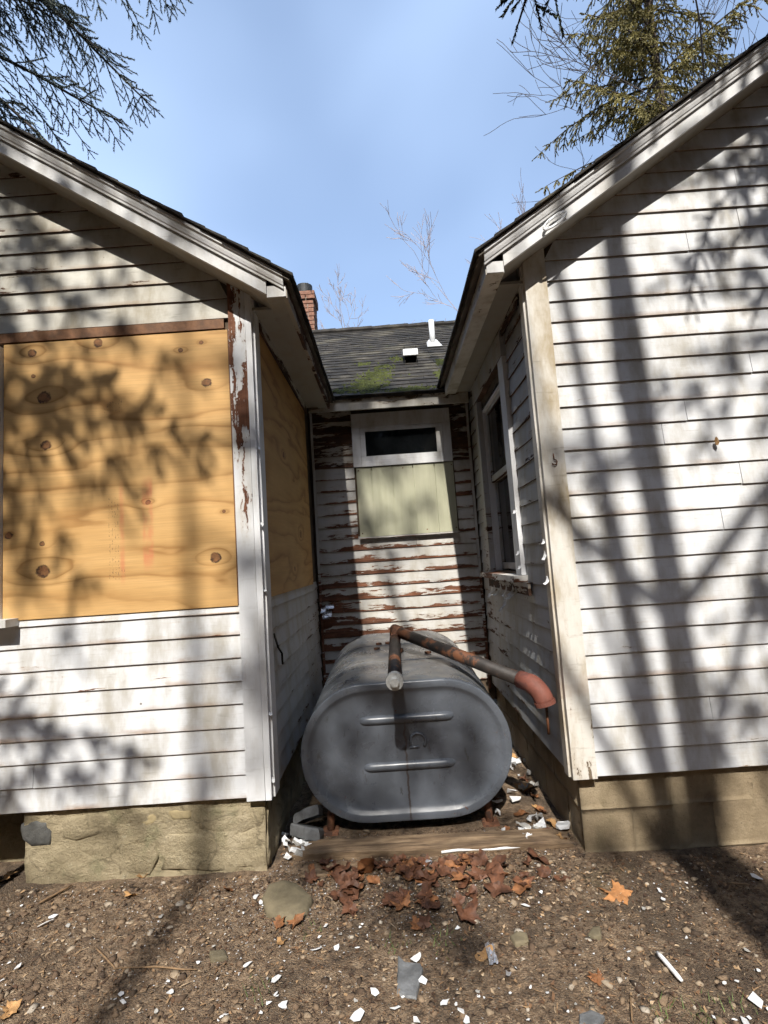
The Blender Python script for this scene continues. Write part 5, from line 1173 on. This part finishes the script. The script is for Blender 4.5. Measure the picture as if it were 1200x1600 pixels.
def conifer(name, x, y, h, r0, z_low, lab, seed, nb, blen, mat, droop=0.5, spacing=0.09, hang=0.5, sp=(22, .11, .020), lean=(0, 0), azr=None, extra=(), group=None, up=0.15, nw=0.0022, scale=1.0, lmin=0.75):
    rg = np.random.default_rng(seed); t = thing(name, (x, y, 0), lab, 'tree', group)
    m, tp = trunk_mesh(x, y, h, r0, lean, seed); m.build('trunk', 'bark', t, True)
    jobs = []
    for k in range(nb):
        z = z_low + (h - 0.4 - z_low) * (k + rg.random()) / nb; f_ = 1 - (z - z_low) / (h - z_low)
        az = rg.uniform(0, 6.283) if azr is None else rg.uniform(*azr)
        L = blen * (0.25 + 0.75 * f_ ** 0.7) * rg.uniform(lmin, 1.1)
        jobs.append(((x + lean[0] * z, y + lean[1] * z, z), (math.cos(az), math.sin(az), up * rg.uniform(0.3, 1.5)), L))
    jobs += list(extra); axes = []; subs = []; frs = []
    for (p, d, L) in jobs:
        a, s_, fr = conifer_branch(p, d, L, rg, droop, spacing, hang=hang); axes.append(a); subs += s_; frs += fr
    tv, tf = sprig(sp[0], sp[1], sp[2], seed, nw)
    pos = np.array([f[0] for f in frs]); ex = np.array([f[1] for f in frs]); ez = rg.standard_normal((len(frs), 3)); sc = rg.uniform(0.7, 1.2, len(frs)) * scale
    V, Fm = frames_to_mesh(tv, tf, pos, ex, ez, sc); cr = mobj('crown', V, Fm, mat, t)
    V, Fm = strip_tubes(axes, lambda pl, i: 0.004 + 0.009 * np.linalg.norm(pl[-1] - pl[0]) * (1 - i / len(pl)), 5); mobj('branches', V, Fm, 'bark_dark', t)
    V, Fm = strip_tubes(subs, lambda pl, i: 0.0022 + 0.003 * (1 - i / len(pl)), 3); tw = mobj('twigs', V, Fm, 'bark_dark', t); tw['kind'] = 'stuff'
    return t
def bare_tree(name, x, y, h, r0, lab, seed, mat, depth=6, spread=0.5, first=0.3, minr=0.006, group=None, lean=(0, 0, 1), kids=3, gnarl=0.10, tg=None):
    rg = np.random.default_rng(seed); t = thing(name, (x, y, 0), lab, 'tree', group); polys = []; trunk = []
    def grow(p, d, L, r_, lev):
        n = 5; pl = [p]; rr = [r_]; q = p; dd = d
        for k in range(n):
            dd = dd + rg.standard_normal(3) * (tg if (tg and lev == 0) else gnarl) + np.array([0, 0, 0.0 if (tg and lev == 0) else 0.04]); dd /= np.linalg.norm(dd); q = q + dd * L / n; pl.append(q); rr.append(max(minr, r_ * (1 - 0.45 * (k + 1) / n)))
        (trunk if lev == 0 else polys).append((pl, rr))
        if lev >= depth: return
        nk = kids if lev else kids + 2
        for k in range(nk):
            s_ = (rg.uniform(0.85, 1.0) if (tg and lev == 0) else rg.uniform(0.35, 1.0)) if k else 1.0; i = min(n, int(s_ * n)); u = rg.standard_normal(3); u -= dd * u.dot(dd) if False else dd * float(np.dot(u, dd)); u /= np.linalg.norm(u)
            sp_ = spread * rg.uniform(0.5, 1.3) * (0.5 if k == 0 else 1); e = dd + u * sp_ * 1.3; e /= np.linalg.norm(e)
            grow(pl[i], e, L * rg.uniform(0.55, 0.85) * (0.9 if lev else 0.75), max(minr, rr[i] * (0.75 if k == 0 else 0.55)), lev + 1)
    d0 = np.array(lean, float); d0 /= np.linalg.norm(d0); grow(np.array([x, y, -0.2]), d0, h * first, r0, 0)
    m = MB(); m.tube(trunk[0][0], trunk[0][1], 12, False); m.build('trunk', mat, t, True)
    V = []; F = []
    for pl, rr in polys:
        b = len(V); n = len(pl); sg = 5 if rr[0] > 0.05 else 3
        for i in range(n):
            tt = pl[min(i + 1, n - 1)] - pl[max(i - 1, 0)]; tt = tt / np.linalg.norm(tt); u = np.cross(tt, [0.31, 0.22, 0.92]); u /= np.linalg.norm(u) + 1e-9; w = np.cross(tt, u)
            for k in range(sg): a = 6.283 * k / sg; V.append(pl[i] + rr[i] * (u * math.cos(a) + w * math.sin(a)))
        for i in range(n - 1):
            for k in range(sg): F.append((b + i * sg + k, b + i * sg + (k + 1) % sg, b + (i + 1) * sg + (k + 1) % sg, b + (i + 1) * sg + k))
    mobj('crown', np.array(V), np.array(F), mat, t)
    return t

# seen in the picture
conifer('spruce_tree', -6.6, -0.6, 13.0, 0.24, 5.0, 'blue green spruce reaching over the left wing roof', 21, 14, 4.6, 'needle', 0.70, 0.068, 0.40, (54, .10, .018), azr=(-1.2, 1.2),
        extra=[((-6.5, -0.5, 6.3), (1, .30, .10), 5.2), ((-6.5, -0.5, 7.0), (1, .36, .14), 5.5), ((-6.5, -0.5, 5.9), (1, .36, .05), 5.0), ((-6.5, -0.5, 7.9), (1, .26, .05), 5.6), ((-6.5, -0.5, 6.6), (1, .22, .2), 5.0), ((-6.5, -0.5, 7.6), (1, .40, .1), 5.6), ((-6.5, -0.5, 6.9), (1, .30, .02), 4.6), ((-6.5, -0.5, 8.6), (1, .33, .0), 5.6)], nw=0.0030)
conifer('spruce_tree', 6.9, 8.2, 19.0, 0.22, 5.5, 'olive spruce with hanging branchlets behind the right wing', 33, 150, 4.0, 'needle_olive', 0.55, 0.14, 1.05, (36, .17, .042), nw=0.011, lmin=0.3)
bare_tree('bare_tree', 8.2, 7.0, 24.0, 0.15, 'leafless tree with dark twigs before the olive spruce', 6, 'bark_dark', 6, 0.55, 0.36, 0.006, kids=3, lean=(-0.06, 0, 1))
bare_tree('bare_tree', -2.3, 31.0, 30.0, 0.22, 'far leafless tree right of the chimney', 9, 'bark_far', 6, 0.45, 0.34, 0.014, 'far leafless trees')
bare_tree('bare_tree', 2.6, 36.0, 31.0, 0.22, 'low far leafless tree above the middle of the ridge', 12, 'bark_far', 6, 0.45, 0.34, 0.014, 'far leafless trees')
bare_tree('bare_tree', 5.6, 30.0, 22.5, 0.22, 'far leafless tree beside the right eave', 14, 'bark_far', 6, 0.40, 0.34, 0.014, 'far leafless trees')
bare_tree('bare_tree', 9.2, 32.0, 33.0, 0.28, 'far leafless tree top just over the right eave corner', 18, 'bark_far', 6, 0.40, 0.36, 0.014, 'far leafless trees')

# the wood behind the photographer, whose shade falls on the house
G = 'trees behind the photographer'
SH = dict(group=G, nw=0.020)
conifer('spruce_tree', -3.7, -4.6, 13.0, 0.16, 7.9, 'spruce shading the left wing', 41, 26, 3.2, 'needle_dark', 0.5, 0.17, 0.5, (16, .14, .055), azr=(-1.1, 1.1), lmin=0.55,
        extra=[((-3.7, -4.6, 7.3), (1, .1, -.05), 3.0), ((-3.7, -4.6, 6.9), (1, .4, -.02), 2.4), ((-3.7, -4.6, 6.2), (1, -.1, 0), 2.2), ((-3.7, -4.6, 5.6), (1, .1, .05), 2.3), ((-3.7, -4.6, 5.0), (1, -.2, .05), 2.6)], **SH)
conifer('spruce_tree', 3.7, -4.8, 13.0, 0.13, 6.9, 'spruce shading the right gable', 49, 34, 3.3, 'needle_dark', 0.5, 0.17, 0.5, (16, .14, .055), azr=(2.1, 4.2), lmin=0.5,
        extra=[((3.7, -4.8, 6.6), (-1, .1, 0), 2.2), ((3.7, -4.8, 6.0), (-1, -.1, .05), 1.6)], **SH)
conifer('spruce_tree', -1.5, -9.5, 15.8, 0.09, 10.8, 'spruce shading the alcove', 43, 8, 2.5, 'needle_dark', 0.5, 0.17, 0.6, (14, .15, .060), azr=(-0.9, 0.9),
        extra=[((-1.5, -9.5, 14.7), (1, .2, .1), 2.2), ((-1.5, -9.5, 15.1), (1, -.1, .0), 2.0)], **SH)
conifer('hemlock_tree', 3.3, -3.4, 13.0, 0.16, 9.0, 'hemlock whose boughs hang over the alcove', 47, 10, 2.0, 'needle_dark', 0.5, 0.10, 0.5, (40, .12, .024), group=G, nw=0.006,
        extra=[((3.3, -3.4, 6.62), (-3.3, 3.9, -.3), 4.9), ((3.3, -3.4, 8.2), (-2.2, 4.1, -.3), 4.6), ((3.3, -3.4, 7.4), (-1.5, 4.2, -.3), 4.4)])
bare_tree('bare_tree', 1.46, -6.0, 17.0, 0.132, 'slim leafless tree shading the right wing', 52, 'bark', 5, 0.6, 0.56, 0.006, G, (-0.045, 0, 1), 2, 0.10, 0.006)
bare_tree('bare_tree', 1.60, -6.6, 17.0, 0.108, 'second slim leafless tree shading the right wing', 57, 'bark', 5, 0.5, 0.52, 0.006, G, (-0.10, 0, 1), 2, 0.10, 0.006)

# unseen wood added to cut the sky light: dense dark conifers, three shapes shared
def sky_block_tree_mesh(seed, h, rb):
    rg = np.random.default_rng(seed); n = 2600; t = rg.random(n) ** 0.8; z = 0.8 + (h - 0.8) * t; rr = rb * (1 - t) ** 0.8 * np.sqrt(rg.random(n)) + 0.1; a = rg.uniform(0, 6.283, n)
    pos = np.stack([rr * np.cos(a), rr * np.sin(a), z - 0.25 * rr], 1); ex = np.stack([np.cos(a), np.sin(a), np.full(n, -0.5)], 1) + 0.4 * rg.standard_normal((n, 3))
    tv, tf = sprig(7, 0.5, 0.30, seed, 0.07); V, F = frames_to_mesh(tv, tf, pos, ex, rg.standard_normal((n, 3)), rg.uniform(0.8, 1.5, n))
    m = MB(); m.tube([(0, 0, -0.3), (0.03, 0, h * 0.5), (0, 0.02, h - 0.3)], [0.22, 0.13, 0.02], 8)
    cme = mobj('crown', V, F, 'needle_dark', recentre=False); tme = m.build('trunk', 'bark'); off = Vector(tme.location)
    return cme, tme, off
protos = [sky_block_tree_mesh(60 + k, 13.0 + k, 2.6) for k in range(3)]
spots = []
for k in range(13): spots.append((-19.5 + 3.2 * k + rnd.uniform(-.6, .6), -16.5 + rnd.uniform(-1.2, 1.2)))
for k in range(6): spots += [(-11.5 - rnd.uniform(0, 1.5), -13 + 3.0 * k), (11.5 + rnd.uniform(0, 1.5), -13 + 3.0 * k)]
for i, (x, y) in enumerate(spots):
    c_, t_, off = protos[i % 3]; e = thing('spruce_tree', (x, y, 0), 'unseen dark spruce of the wood added behind the photographer to cut sky light', 'tree', 'unseen wood added to cut sky light'); e.rotation_euler.z = rnd.random() * 6.28; e.scale = (1.6, 1.6, 1.75) if abs(x) > 9.5 else (1.25, 1.25, 1.0)
    if i < 3: a, b = c_, t_
    else:
        a = c_.copy(); b = t_.copy(); COL.objects.link(a); COL.objects.link(b)
    a.parent = e; b.parent = e; a.location = (0, 0, 0); b.location = off
